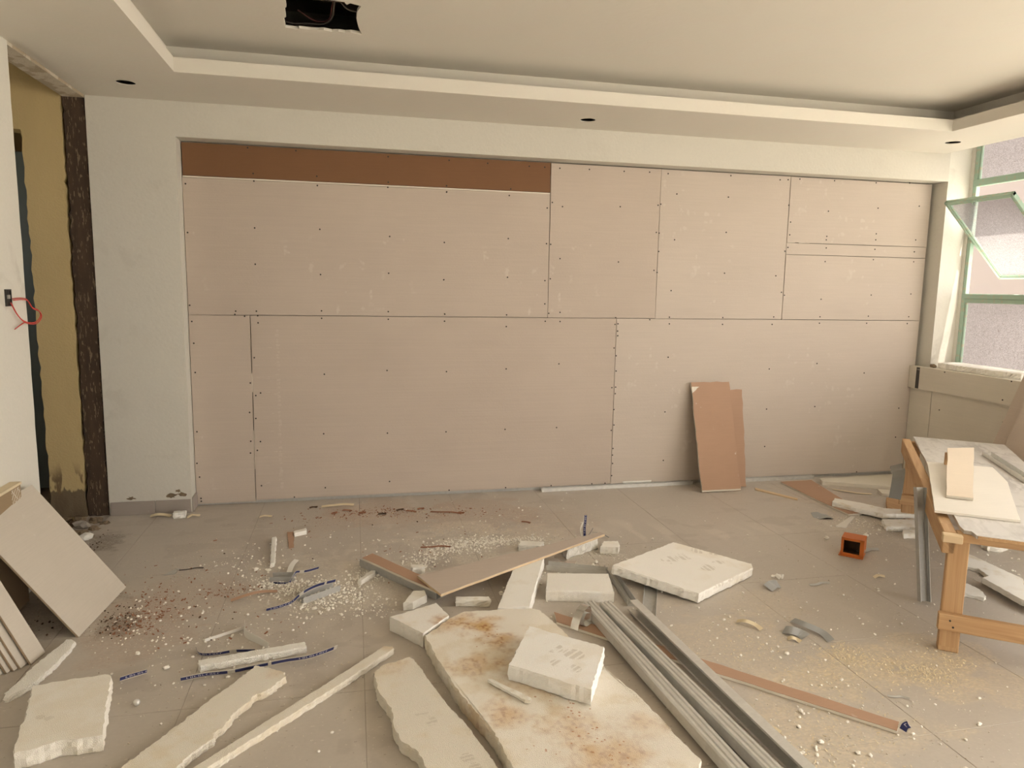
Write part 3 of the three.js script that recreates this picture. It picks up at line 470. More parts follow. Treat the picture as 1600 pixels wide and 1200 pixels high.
// rust-stained, footprinted sheets: the stains are dye in the foam, laid out in the sheet's own metres
function stained(list, prints, base, seed, dots = []) { // list: x, z, r, strength; prints: x, z, turn, size; dots: x, z, r
  return (cx, cz, w) => {
    const t = tex(512, 512, (u, v) => {
      const x = cx + (u - 0.5) * w, z = cz + (v - 0.5) * w, b = fbm(u, v, 6, 5, seed), e = fbm(u, v, 24, 4, seed + 3), e2 = fbm(u, v, 96, 2, seed + 5);
      let c = mulc(base, 0.94 + 0.09 * b);
      c = mixc(c, [0.70, 0.60, 0.43], smooth(0.48, 0.7, b * 0.6 + e * 0.4) * 0.55 * (list.length ? 1 : 0.5));
      for (const [sx, sz, r, s] of list) { const d = Math.hypot(x - sx, z - sz) / r; if (d < 1.5) { const m = smooth(0.75, 0.2, d * 0.55 + (1 - e) * 0.55) * s; c = mixc(c, mixc([0.62, 0.40, 0.17], [0.42, 0.19, 0.06], smooth(0.45, 0.8, e2)), m); } }
      for (const [dx, dz, dr] of dots) { const q = (x - dx) * (x - dx) + (z - dz) * (z - dz); if (q < dr * dr * (0.6 + e)) c = mixc(c, [0.45, 0.17, 0.06], 0.75); }
      for (const [px, pz, a, s] of prints) { const dx = x - px, dz = z - pz, q = (dx * Math.cos(a) + dz * Math.sin(a)) / s, k = (-dx * Math.sin(a) + dz * Math.cos(a)) / s; if (Math.abs(q) < 1 && Math.abs(k) < 0.42) { const ov = Math.hypot((Math.abs(q) - 0.5) / 0.46, k / 0.4), bar = (ov < 1 ? 1 : 0) * (Math.abs(((q * 3.2 + k * 0.6) % 1 + 1) % 1 - 0.5) > 0.17 ? 1 : 0) * smooth(0.36, 0.5, e); c = mixc(c, [0.50, 0.44, 0.35], bar * 0.42); } }
      return c;
    }, true, false);
    t.offset.set(0.5, 0.5); t.repeat.set(1 / w, 1 / w); t.wrapS = t.wrapT = THREE.MirroredRepeatWrapping;
    return mat({ map: t, bumpMap: foamBump, bumpScale: 0.0013, roughness: 0.9 });
  };
}
function stainedPiece(name, outline, y, t, list, prints, base, seed, label, opt, dots) { const [, cx, cz] = local(outline); return foamPiece(name, outline, y, t, stained(list, prints, base, seed, dots)(cx, cz, 1.3), label, opt); }
const rustDots = []; { const r = mulberry(61); for (const [x, z, s, n] of [[1.60, 2.50, 0.05, 14], [1.66, 2.62, 0.06, 18], [1.66, 2.76, 0.06, 18], [1.70, 2.88, 0.06, 14], [1.50, 2.1, 0.06, 10], [1.50, 2.8, 0.04, 6]]) for (let i = 0; i < n; i++) rustDots.push([x + (r() + r() - 1) * s * 1.6, z + (r() + r() - 1) * s * 1.6, 0.0016 + 0.0022 * r()]); }

const slabG = [[1.238, 2.05], [1.356, 1.918], [1.418, 1.876], [1.538, 1.886], [1.703, 1.892], [1.733, 1.916], [1.795, 2.185], [1.847, 2.404], [1.901, 2.599], [1.934, 2.84], [1.95, 2.936], [1.898, 3.014], [1.414, 2.918], [1.404, 2.865], [1.382, 2.691], [1.315, 2.479], [1.267, 2.25]];
stainedPiece('foam_sheet', slabG, 0, 0.058, [[1.40, 1.94, 0.13, 0.9], [1.47, 2.02, 0.14, 0.95], [1.53, 2.14, 0.15, 0.8], [1.33, 2.0, 0.10, 0.6], [1.37, 2.30, 0.13, 0.6], [1.45, 2.62, 0.13, 0.75], [1.40, 2.28, 0.06, 0.7], [1.58, 2.42, 0.2, 0.45], [1.62, 2.72, 0.16, 0.6], [1.72, 2.85, 0.2, 0.55], [1.85, 2.75, 0.14, 0.45], [1.60, 2.90, 0.16, 0.5], [1.56, 2.3, 0.14, 0.6]], [], [0.85, 0.795, 0.695], 301, 'large rust-stained polystyrene sheet in the middle foreground', { rough: 0.003, wave: 0.004 }, rustDots);
stainedPiece('foam_sheet', [[1.112, 1.873], [1.314, 1.777], [1.352, 1.905], [1.305, 1.958], [1.232, 2.04]], 0, 0.06, [[1.31, 1.93, 0.08, 0.7]], [], [0.875, 0.84, 0.775], 305, 'broken corner piece of polystyrene butted against the rust-stained sheet');
stainedPiece('foam_sheet', [[1.037, 2.259], [1.075, 2.209], [1.17, 2.171], [1.187, 2.193], [1.224, 2.336], [1.27, 2.502], [1.321, 2.64], [1.373, 2.838], [1.399, 2.931], [1.203, 2.905], [1.171, 2.798], [1.146, 2.71], [1.107, 2.663], [1.087, 2.572], [1.086, 2.485], [1.047, 2.375]], 0, 0.042, [[1.11, 2.22, 0.1, 0.25]], [[1.19, 2.55, 1.2, 0.06], [1.30, 2.80, 1.2, 0.05]], [0.765, 0.715, 0.615], 309, 'dirty cream polystyrene sheet with a wavy edge, left of the rust-stained sheet', { rough: 0.003, wave: 0.003 });
stainedPiece('foam_block', [[1.626, 2.164], [1.857, 2.371], [1.718, 2.629], [1.487, 2.426]], 0.0625, 0.055, [], [[1.70, 2.37, 0.75, 0.085], [1.68, 2.47, 0.75, 0.06]], [0.905, 0.885, 0.835], 313, 'white polystyrene block with a boot print lying on the rust-stained sheet', { rough: 0.003, side: 0.0025 });
foamPiece('foam_sliver', [[1.415, 2.429], [1.429, 2.428], [1.535, 2.564], [1.528, 2.581], [1.511, 2.574]], 0.0625, 0.012, foamCream, 'thin foam sliver lying on the rust-stained sheet');
stainedPiece('foam_sheet', [[-0.082, 2.149], [0.024, 2.125], [0.129, 2.112], [0.153, 2.129], [0.233, 2.478], [0.167, 2.487], [0.122, 2.482], [0.073, 2.508], [0.015, 2.52], [-0.028, 2.38], [-0.027, 2.347]], 0, 0.052, [], [[0.03, 2.35, 0.4, 0.03]], [0.85, 0.81, 0.725], 317, 'square polystyrene slab at the lower left with a ragged near edge', { rough: 0.004, side: 0.004 });
foamPiece('foam_strip', [[-0.119, 1.755], [-0.098, 1.759], [-0.078, 1.783], [-0.085, 1.935], [-0.105, 2.049], [-0.13, 2.108], [-0.157, 2.149], [-0.172, 2.147], [-0.18, 2.115], [-0.166, 2.053], [-0.158, 1.953], [-0.133, 1.832]], 0, 0.022, foamGrain, 'grainy torn foam strip beside the leaning grey tile', { rough: 0.003, side: 0.003, wave: 0.004 });
foamPiece('foam_strip', [[0.411, 2.024], [0.782, 1.954], [0.792, 1.996], [0.425, 2.07]], 0, 0.026, foamGrain, 'narrow grainy foam stick left of centre, above a blue tape', { side: 0.003, rough: 0.0025 });
stainedPiece('foam_sheet', [[0.621, 2.10], [0.692, 2.14], [0.729, 2.169], [0.734, 2.20], [0.706, 2.236], [0.694, 2.262], [0.669, 2.285], [0.642, 2.299], [0.63, 2.335], [0.61, 2.361], [0.60, 2.373], [0.586, 2.409], [0.571, 2.461], [0.545, 2.492], [0.555, 2.516], [0.502, 2.579], [0.478, 2.626], [0.429, 2.703], [0.257, 2.712], [0.32, 2.604]], 0, 0.026, [[0.69, 2.17, 0.06, 0.35]], [], [0.79, 0.74, 0.64], 321, 'cream foam sheet with a jagged stepped edge, lower left foreground', { rough: 0.0035, side: 0.0035, seg: 0.01 });
stainedPiece('foam_strip', [[1.082, 2.039], [1.115, 2.05], [1.119, 2.066], [0.929, 2.273], [0.726, 2.48], [0.562, 2.647], [0.511, 2.705], [0.462, 2.69], [0.525, 2.634], [0.703, 2.445], [0.896, 2.242]], 0, 0.024, [[1.09, 2.05, 0.06, 0.3]], [], [0.79, 0.74, 0.64], 325, 'long narrow foam bar running diagonally in the left foreground', { side: 0.003, seg: 0.012 });
foamPiece('foam_plank', [[1.714, 1.478], [1.909, 1.340], [1.700, 1.878], [1.560, 1.872]], 0, 0.058, foam, 'white foam plank running from the stained sheet under the taupe offcut', { side: 0.002 });
stainedPiece('foam_block', [[1.871, 1.532], [2.16, 1.592], [2.112, 1.795], [1.815, 1.719]], 0, 0.052, [], [], [0.885, 0.85, 0.78], 329, 'clean-cut rectangular foam block beyond the metal studs', { rough: 0.0012, side: 0.001 });
foamPiece('foam_block', [[2.298, 1.136], [2.378, 1.149], [2.364, 1.206], [2.343, 1.241], [2.251, 1.215]], 0, 0.04, foam, 'small white foam block at the tip of the taupe offcut', { rough: 0.003 });
foamPiece('foam_strip', [[1.415, 1.664], [1.559, 1.69], [1.562, 1.718], [1.555, 1.735], [1.407, 1.70]], 0, 0.03, foamCream, 'short foam bar under the near edge of the taupe offcut', { side: 0.003 });
foamPiece('foam_block', [[1.232, 1.583], [1.282, 1.587], [1.286, 1.64], [1.22, 1.70], [1.178, 1.70]], 0, 0.036, foam, 'small white foam block beside the stained sheet corner piece', { rough: 0.002 });
foamPiece('foam_strip', [[1.858, 1.03], [1.98, 1.07], [1.94, 1.13], [1.83, 1.10]], 0, 0.032, foamGrain, 'flat foam strip just beyond the taupe offcut', { side: 0.003 });
foamPiece('foam_strip', [[2.045, 1.20], [2.25, 1.10], [2.262, 1.145], [2.052, 1.262]], 0, 0.0595, foamGrain, 'foam bar propping the far tip of the taupe offcut', { side: 0.004, rough: 0.004 });
foamPiece('foam_block', [[1.245, 1.262], [1.305, 1.262], [1.31, 1.305], [1.25, 1.31]], 0, 0.03, foam, 'rounded foam lump behind the brown strip', { rough: 0.004 });
foamPiece('foam_strip', [[0.985, 1.39], [1.003, 1.40], [1.07, 1.305], [1.07, 1.282], [1.05, 1.282]], 0, 0.022, foamGrain, 'short foam stick in front of the brown strip', { side: 0.003 });
foamPiece('foam_strip', [[0.531, 0.722], [0.554, 0.716], [0.583, 1.10], [0.564, 1.11]], 0, 0.022, foamGrain, 'thin upright-looking foam stick far left on the floor', { side: 0.002 });
foamPiece('foam_block', [[0.64, 0.647], [0.703, 0.603], [0.709, 0.648], [0.646, 0.68]], 0, 0.024, foam, 'tiny foam block near the wall beside the foam stick', { rough: 0.003 });
foamPiece('foam_block', [[-0.085, 0.20], [-0.015, 0.195], [-0.012, 0.235], [-0.08, 0.245]], 0, 0.036, foamGrain, 'rounded foam lump in front of the pier skirting tiles', { rough: 0.004, side: 0.004 });
{ // big slab propped on the metal stud
  const P = [[2.184, 0.087, 1.575], [2.616, 0.084, 1.327], [2.917, 0.050, 1.597], [2.891, 0.048, 1.645], [2.484, 0.050, 1.877]];
  const n = V(0.0472, 1, 0.073).normalize(), X = V(0.839, 0, -0.543), x = X.addScaledVector(n, -X.dot(n)).normalize(), z = x.clone().cross(n), c = V(2.6, 0, 1.6); c.y = 0.05 + 0.087 * ((2.6 - 2.479) * -0.543 + (1.6 - 1.886) * -0.839);
  const o = P.map((p) => { const d = V(...p).sub(c); return [d.dot(x), d.dot(z)]; });
  const m = stained([], [[0.0, -0.10, 0.2, 0.1], [0.08, 0.06, 0.2, 0.09], [0.2, -0.05, 0.9, 0.08]], [0.885, 0.85, 0.78], 333)(0, 0, 1.3);
  const s = thing('foam_sheet', slab(o, 0.046, { seg: 0.014, rough: 0.0025, side: 0.0025, bevel: 0.003, seed: 77 }), m, 'thick square foam slab with boot prints, tilted against the metal studs', 'foam');
  frame(s, c.clone().addScaledVector(n, -0.046).toArray(), x.toArray(), n.toArray(), z.toArray());
}
// ---------------------------------------------------------------- gypsum offcuts in the heap
function board(name, outline, y, t, face, label, core = gypsumCore, opt = {}) { // paper face above, plaster core below
  const [o, cx, cz] = local(outline), g = group(name, label, 'offcut'); put(g, cx, y, cz);
  part('core', slab(o, t - 0.0016, { seg: 0.05, rough: 0.0015, side: 0.0006, bevel: 0.001, seed: Math.round(cx * 50), ...opt }), core, g);
  const f = part('face_paper', slab(o, 0.0016, { seg: 0.05, rough: 0.0015, bevel: 0.0002, seed: Math.round(cx * 50), ...opt, side: 0 }), face, g); f.position.y = t - 0.0016; return g;
}
board('gypsum_offcut', [[1.256, 1.505], [1.339, 1.724], [2.311, 1.118], [2.297, 1.084]], 0.0605, 0.0125, gypsum, 'long tapered taupe gypsum offcut lying across the heap', woodPale);
{ const g = board('gypsum_strip', [[1.01, 1.197], [1.061, 1.146], [1.37, 1.60], [1.325, 1.65]], 0.044, 0.0125, brownDusty, 'brown-faced gypsum strip on a steel stud, left end of the heap'); g.name = numbered('gypsum_strip_on_stud');
}
{ const s = thing('steel_stud', section([[-0.028, 0.04], [-0.028, 0.001], [0.028, 0.001], [0.028, 0.04]], 0.0016, 0.56), zincDull, 'short steel stud under the brown-faced strip', 'metal stud'); along(s, [1.02, 0.0, 1.155], [1.35, 0.0, 1.60]); s.position.y = 0.001; }
board('gypsum_strip', [[1.815, 1.855], [2.714, 2.829], [2.672, 2.869], [1.80, 1.945]], 0, 0.0125, brownDusty, 'long brown gypsum strip lying under the metal studs towards the lower right');
{ const t = thing('tape_scrap', ribbon([[0, 0.004, 0], [0.004, 0.022, 0.004], [0.012, 0.03, 0.01]], 0.03, 0.0015, [0.5, 0, 0.6]), tapeBlue, 'torn blue and white tape end on the brown floor strip', 'tape'); put(t, 2.70, 0.002, 2.86); }
board('gypsum_offcut', [[1.968, 1.30], [2.09, 1.31], [2.07, 1.345], [1.96, 1.33]], 0, 0.012, gypsum, 'small taupe gypsum scrap beside the foam bar');

// ---------------------------------------------------------------- steel studs
const cStud = (len) => section([[-0.022, 0.008], [-0.022, 0.0008], [0.022, 0.0008], [0.022, 0.0452], [-0.014, 0.0452], [-0.014, 0.039]], 0.0012, len);
const ribStud = (len, w = 0.052) => { const h = w / 2; return section([[-h - 0.002, 0.001], [-h, 0.034], [-h + 0.004, 0.040], [-h * 0.55, 0.040], [-h * 0.45, 0.0345], [-h * 0.28, 0.0345], [-h * 0.18, 0.040], [h * 0.18, 0.040], [h * 0.28, 0.0345], [h * 0.45, 0.0345], [h * 0.55, 0.040], [h - 0.004, 0.040], [h, 0.034], [h + 0.002, 0.001]], 0.0012, len); };
along(thing('steel_stud', cStud(1.55), zinc, 'long open steel stud in the foreground, rightmost of the three', 'metal stud'), [2.158, 0.0135, 1.90], [2.245, 0.0135, 3.2]);
along(thing('steel_stud', ribStud(1.45), zinc, 'long ribbed steel stud in the foreground, leftmost of the three', 'metal stud'), [1.968, 0.0135, 1.865], [2.048, 0.0135, 3.0]);
along(thing('steel_stud', ribStud(1.45), zinc, 'long ribbed steel stud in the foreground, middle of the three', 'metal stud'), [2.038, 0.0135, 1.88], [2.143, 0.0135, 3.0]);
along(thing('steel_stud', section([[-0.02, 0.03], [-0.018, 0.001], [0.016, 0.001], [0.022, 0.026]], 0.0012, 0.40), zincDull, 'bent steel stud end under the corner of the tilted foam slab', 'metal stud'), [2.215, 0.0005, 1.44], [2.178, 0.0005, 1.86]);
along(thing('steel_track', section([[-0.03, 0.014], [-0.028, 0.0008], [0.028, 0.0008], [0.03, 0.014]], 0.0012, 0.62), zincDull, 'flat steel track sticking out from under the tilted foam slab', 'metal track'), [2.44, 0.0005, 1.47], [2.18, 0.0005, 2.02]);
along(thing('steel_track', section([[-0.028, 0.03], [-0.027, 0.001], [0.027, 0.001], [0.028, 0.03]], 0.0012, 0.30), zinc, 'short steel track behind the clean-cut foam block', 'metal track'), [1.92, 0.0005, 1.36], [2.19, 0.0005, 1.49]);
{ // bent offcut standing like a buckle
  const g = group('bent_bracket', 'shiny bent steel bracket at the end of the ribbed studs', 'bracket'); put(g, 1.89, 0.0135, 1.985, 0.5);
  part('bent_flange', ribbon([[-0.055, 0.001, 0.02], [-0.045, 0.03, 0.018], [-0.01, 0.066, 0.01], [0.025, 0.078, 0.004], [0.042, 0.066, 0], [0.046, 0.036, 0], [0.044, 0.004, 0]], 0.036, 0.0014, [0.25, 0, 1]), brightSteel, g);
  part('bent_web', ribbon([[0.044, 0.001, 0.012], [0.0, 0.001, 0.018], [-0.012, 0.012, 0.018], [-0.012, 0.036, 0.016], [0.004, 0.052, 0.012], [0.034, 0.045, 0.006]], 0.03, 0.0014, [0.25, 0, 1]), zinc, g);
}
// tracks along the foot of the back wall
along(thing('steel_track', section([[-0.016, 0.024], [-0.016, 0.0008], [0.016, 0.0008], [0.016, 0.024]], 0.0012, 1.14), zinc, 'grey steel track along the foot of the back wall, left of the leaning boards', 'metal track'), [2.24, 0.0005, 0.034], [3.36, 0.0005, 0.02]);
along(thing('steel_track', section([[-0.014, 0.026], [-0.014, 0.0008], [0.014, 0.0008], [0.014, 0.026]], 0.0012, 0.62), zinc, 'grey steel track along the foot of the back wall, right of the leaning boards', 'metal track'), [3.76, 0.0005, 0.018], [4.4, 0.0005, 0.018]);
foamPiece('foam_strip', [[2.86, 0.006], [3.06, 0.006], [3.07, 0.002], [2.85, 0.002]], 0.026, 0.012, foam, 'white foam splinter lying on the wall track', { rough: 0, side: 0, seg: 0.1, bevel: 0.0002 });
// small stud offcuts and curls of tape, left middle
along(thing('stud_offcut', section([[-0.028, 0.026], [-0.028, 0.0008], [0.028, 0.0008], [0.028, 0.026]], 0.0012, 0.11), zincDull, 'short channel offcut next to a curl of tape, left of the heap', 'metal offcut'), [0.585, 0.0005, 1.265], [0.695, 0.0005, 1.28]);
along(thing('stud_offcut', section([[-0.03, 0.03], [-0.03, 0.0008], [0.03, 0.0008], [0.03, 0.03]], 0.0012, 0.19), zincDull, 'longer channel offcut with blue tape, left of the heap', 'metal offcut'), [0.735, 0.0005, 1.535], [0.885, 0.0005, 1.43]);
thing('tape_strip', ribbon([[0.60, 0.005, 1.60], [0.65, 0.006, 1.58], [0.70, 0.012, 1.555], [0.74, 0.034, 1.525], [0.80, 0.042, 1.47], [0.885, 0.036, 1.41]], 0.022, 0.001, [0.0, 1, 0.5]), tapeBlue, 'blue tape strip lying over the longer channel offcut', 'tape');
thing('tape_strip', ribbon([[0.60, 0.006, 1.315], [0.67, 0.005, 1.32], [0.685, 0.02, 1.30], [0.70, 0.034, 1.27], [0.72, 0.03, 1.26], [0.75, 0.022, 1.235], [0.80, 0.016, 1.19]], 0.018, 0.001, [0.0, 1, 0.5]), tapeBlue, 'twisted blue and white tape beside the short channel offcut', 'tape');
thing('paper_strip', ribbon([[0.66, 0.004, 1.19], [0.672, 0.02, 1.13], [0.69, 0.03, 1.10]], 0.026, 0.001, [1, 0, 0.2]), paperWhite, 'curled pale paper strip behind the short channel offcut', 'paper');
thing('tape_strip', ribbon([[0.372, 0.012, 2.125], [0.45, 0.012, 2.108], [0.533, 0.012, 2.105], [0.62, 0.012, 2.085], [0.72, 0.014, 2.065], [0.80, 0.012, 2.05], [0.885, 0.014, 2.01], [0.905, 0.014, 1.995]], 0.024, 0.001, [0.0, 1, 0.55]), tapeBlue, 'long blue printed tape below the narrow foam stick', 'tape');
thing('tape_strip', ribbon([[0.165, 0.012, 2.085], [0.19, 0.012, 2.07], [0.242, 0.012, 2.045]], 0.024, 0.001, [0.0, 1, 0.55]), tapeBlue, 'short blue printed tape sticking out from the square foam slab', 'tape');
along(thing('paper_strip', section([[-0.012, 0.012], [-0.012, 0.0006], [0.012, 0.0006]], 0.001, 0.155), paperWhite, 'straight pale paper edging strip, left of the foam stick', 'paper'), [0.391, 0.0005, 1.825], [0.521, 0.0005, 1.745]);
thing('paper_strip', ribbon([[0.53, 0.02, 1.74], [0.535, 0.018, 1.77], [0.55, 0.018, 1.83], [0.60, 0.014, 1.885], [0.645, 0.010, 1.935]], 0.032, 0.001, [0.2, 1, 0.2]), paperWhite, 'bent pale paper edging strip standing on its side', 'paper');
thing('paper_strip', ribbon([[0.378, 0.012, 1.90], [0.40, 0.006, 1.94], [0.46, 0.006, 1.95], [0.52, 0.008, 1.945], [0.60, 0.008, 1.955]], 0.02, 0.001, [0, 1, 0.5]), tapeBlue, 'wavy pale and blue tape just above the narrow foam stick', 'tape');
thing('tape_strip', ribbon([[0.94, 0.004, 2.79], [0.97, 0.012, 2.82], [1.02, 0.008, 2.86]], 0.02, 0.001, [0.2, 1, 0.5]), tapeBlue, 'blue tape scrap at the bottom edge between the foam bar and the cream sheet', 'tape');
{ const g = group('tape_curl', 'blue and white tape standing up beyond the heap', 'tape'); put(g, 2.253, 0, 0.945);
  part('upright', ribbon([[0, 0.003, 0], [-0.004, 0.05, 0.004], [0.002, 0.10, 0], [0.004, 0.125, -0.004]], 0.02, 0.001, [1, 0, 0.3]), tapeBlue, g);
  part('loop', ribbon([[-0.02, 0.003, 0.02], [-0.03, 0.05, 0.018], [-0.014, 0.09, 0.01]], 0.008, 0.001, [1, 0, 0.3]), paperWhite, g);
  part('twig', ribbon([[0.01, 0.005, 0.02], [0.035, 0.03, 0.01], [0.05, 0.048, 0.0]], 0.008, 0.001, [0.3, 0.4, 1]), tapeBlue, g);
  part('twig', ribbon([[0.04, 0.03, 0.02], [0.09, 0.024, 0.03], [0.13, 0.004, 0.05]], 0.01, 0.001, [0.3, 0.4, 1]), paperGrey, g); }

// ---------------------------------------------------------------- boards leaning on the back wall
function leaner(name, x0, x1, h, foot, top, face, label, skew = 0, opt = {}) {
  const g = group(name, label, 'board'), L = Math.hypot(h, foot - top), o = [[x0 - (x0 + x1) / 2, 0], [x1 - (x0 + x1) / 2, 0], [x1 - (x0 + x1) / 2 + skew, -L], [x0 - (x0 + x1) / 2 + skew, -L]];
  const a = slab(o, 0.011, { seg: 0.05, rough: 0.003, bevel: 0.001, seed: 91, ...opt }), b = slab(o, 0.0015, { seg: 0.05, rough: 0.003, bevel: 0.0004, seed: 91, ...opt }); b.translate(0, 0.011, 0);
  for (const q of [a, b]) q.rotateX(Math.PI / 2);
  part('core', a, gypsumCore, g); part('face_paper', b, face, g); g.position.set((x0 + x1) / 2, 0.001, foot); g.rotation.x = -Math.atan2(foot - top, h); return g;
}
{ const g = leaner('leaning_board', 3.345, 3.645, 0.748, 0.235, 0.020, brownDusty, 'brown-faced gypsum board leaning on the back wall, the larger in front', -0.02);
  const t = part('edge_tape', cbox(0.298, 0.012, 0.016, 0.001), tapeBlue, g); t.position.set(0, 0.007, 0.006);
  const q = part('torn_corner', slab([[-0.148, -0.746], [-0.09, -0.744], [-0.148, -0.70]], 0.002, { seg: 0.02, rough: 0.003, bevel: 0.0003 }).rotateX(Math.PI / 2), gypsumCore, g); q.position.set(-0.018, 0, 0.0115); }
leaner('leaning_board', 3.50, 3.735, 0.69, 0.15, 0.014, brownDusty, 'brown-faced gypsum board leaning on the back wall, the shorter behind', 0.0);
// ---------------------------------------------------------------- offcuts in the far right corner
thing('wood_strip', slab(local([[3.784, 0.20], [3.932, 0.492], [3.909, 0.518], [3.756, 0.245]])[0], 0.007, { seg: 0.2 }), woodPale, 'thin pale batten on the floor right of the leaning boards', 'batten').position.set(3.845, 0, 0.364);
board('gypsum_offcut', [[4.05, 0.105], [4.312, 0.097], [4.208, 0.60], [4.14, 0.86], [4.039, 0.864], [4.03, 0.6]], 0, 0.012, brownDusty, 'large brown gypsum offcut flat on the floor by the back wall');
board('gypsum_offcut', [[4.364, 0.125], [4.395, 0.11], [4.94, 0.40], [4.88, 0.46], [4.33, 0.20]], 0.0, 0.028, ivoryBoard, 'long pale board strip lying in the right corner');
board('gypsum_offcut', [[4.42, 0.08], [5.14, 0.05], [5.15, 0.40], [5.0, 0.39]], 0.0, 0.014, ivoryBoard, 'pale wedge-shaped board in the right corner behind the long strip');
board('gypsum_offcut', [[4.62, 0.42], [4.86, 0.50], [4.80, 0.60], [4.57, 0.52]], 0.0, 0.02, ivoryBoard, 'short pale board piece in front of the long strip in the corner');
foamPiece('foam_strip', [[4.11, 0.63], [4.21, 0.746], [4.282, 0.881], [4.456, 0.95], [4.40, 1.02], [4.187, 0.985], [4.112, 0.853], [4.036, 0.704]], 0.0125, 0.03, foamCream, 'bent cream foam strip lying on the brown offcut', { rough: 0.003 });
foamPiece('foam_strip', [[4.141, 1.035], [4.36, 1.075], [4.24, 1.205], [4.062, 1.165]], 0, 0.03, foamCream, 'wide cream foam strip on the floor beside the workbench', { rough: 0.005, side: 0.003 });
foamPiece('foam_strip', [[4.119, 1.232], [4.226, 1.241], [4.165, 1.309], [4.072, 1.292]], 0, 0.03, foamCream, 'short cream foam stub beside the bench channel', { rough: 0.003 });
thing('wood_block', slab(local([[4.48, 0.665], [4.66, 0.72], [4.455, 0.935], [4.30, 0.885]])[0], 0.04, { seg: 0.2, bevel: 0.003 }), timber, 'orange wood block with dark marks on the floor behind the bench', 'wood').position.set(4.474, 0, 0.801);
thing('paper_scrap', slab(local([[4.043, 0.885], [4.06, 0.90], [3.978, 0.97], [3.86, 1.075], [3.813, 1.04], [3.909, 0.975]])[0], 0.006, { seg: 0.05 }), paperWhite, 'bent white scrap of paper in front of the brown offcut', 'paper').position.set(3.944, 0, 0.974);
thing('paper_scrap', ribbon([[0, 0.002, 0], [0.05, 0.012, 0.02], [0.1, 0.004, 0.03]], 0.1, 0.001, [0.2, 0, 1]), paperGrey, 'blue-grey curl of paper left of the white scrap', 'paper').position.set(3.80, 0, 0.84);
thing('paper_strip', ribbon([[0, 0.003, 0], [0.04, 0.008, 0.06], [0.12, 0.006, 0.13], [0.2, 0.004, 0.15]], 0.024, 0.001, [1, 0, -0.4]), cream, 'thin kinked cream strip on the brown offcut by the wall', 'paper').position.set(4.33, 0.0, 0.32);
{ // steel junction box on its side
  const g = group('junction_box', 'orange open-sided steel electrical box lying on the floor', 'electrical box'); put(g, 3.612, 0.002, 1.475, 0.0);
  const X = [0.70, 0, 0.714], Zd = [0.714, 0, -0.70]; frame(g, [3.535, 0.002, 1.452], X, [0, 1, 0], [-0.714, 0, 0.70]);
  const W = 0.112, H = 0.098, D = 0.10, t = 0.003, bx = (x0, x1, y0, y1, z0, z1) => box(x0, x1, y0, y1, z0, z1);
  part('bottom', bx(-0.008, W, 0, t, -D, 0.016), orangeSteel, g); part('top', bx(0, W, H - t, H, -D, 0), orangeSteel, g);
  part('side', bx(0, t, t, H - t, -D, 0), orangeSteel, g); part('side', bx(W - t, W, t, H - t, -D, 0), orangeSteel, g);
  part('back', bx(t, W - t, t, H - t, -D, -D + t), rustDark, g); part('lining', bx(t, W - t, t, t + 0.0012, -D + t, -0.012), rustDark, g);
  const c = 0.012; for (const [x0, x1, y0, y1] of [[0, c, 0, H], [W - 0.02, W, 0, H], [0, W, H - c, H], [0, W, 0, 0.016]]) part('rim', bx(x0, x1, y0, y1, -0.003, 0.0008), orangeSteel, g);
  part('knockout', new THREE.CylinderGeometry(0.01, 0.01, 0.004, 12).rotateZ(Math.PI / 2).translate(W + 0.002, 0.03, -0.04), zincDull, g);
}
// ---------------------------------------------------------------- workbench and what lies on it
const bench = group('workbench', 'rough orange timber workbench with a marbled laminate top, right side', 'workbench');
bench.position.set(3.22, 0, 2.42); bench.rotation.y = -0.6435;
const grain = (g, ax) => { const p = g.attributes.position, uv = g.attributes.uv, r = rr(0, 1); for (let i = 0; i < p.count; i++) { const q = [p.getX(i), p.getY(i), p.getZ(i)]; uv.setXY(i, q[(ax + 1) % 3] + q[(ax + 2) % 3] + r, q[ax] + r * 2); } return g; };
const bb = (name, x0, x1, y0, y1, z0, z1, m, c = 0.003) => { const d = [x1 - x0, y1 - y0, z1 - z0], g = grain(cbox(...d, c), d.indexOf(Math.max(...d))); const o = part(name, g, m, bench); o.position.set((x0 + x1) / 2, (y0 + y1) / 2, (z0 + z1) / 2); return o; };
for (const x of [0.02, 0.47]) for (const z of [-0.045, -1.86]) bb('leg', x, x + 0.072, 0, 0.455, z, z + 0.04, timber);
bb('rail', 0.0, 0.045, 0.40, 0.488, -1.96, -0.005, timber); bb('rail', 0.52, 0.562, 0.40, 0.488, -1.96, -0.005, timber);
bb('end_rail', 0.045, 0.52, 0.455, 0.488, -0.05, 0.006, timber); bb('end_rail', 0.045, 0.52, 0.42, 0.488, -1.9, -1.86, timber);
bb('end_block', -0.006, 0.062, 0.455, 0.487, -0.003, 0.035, woodPale);
{ const st = bb('stretcher', 0.008, 0.60, 0.098, 0.165, -0.004, 0.026, timber); for (const [x, y] of [[0.04, 0.01], [0.052, -0.015]]) part('nail', new THREE.CylinderGeometry(0.004, 0.004, 0.003, 8).rotateX(Math.PI / 2).translate(-0.296 + x, y, 0.0155), screwSteel, st); }
bb('stretcher', 0.0, 0.6, 0.10, 0.165, -1.82, -1.79, timber);
{ const o = part('laminate_top', slab([[0.062, -1.98], [0.552, -1.98], [0.56, 0.045], [0.10, 0.045], [0.092, 0.0], [0.066, -0.004], [0.058, -0.06]], 0.014, { seg: 0.1, rough: 0.0015, bevel: 0.001, seed: 12 }), laminate, bench); o.position.y = 0.489; }
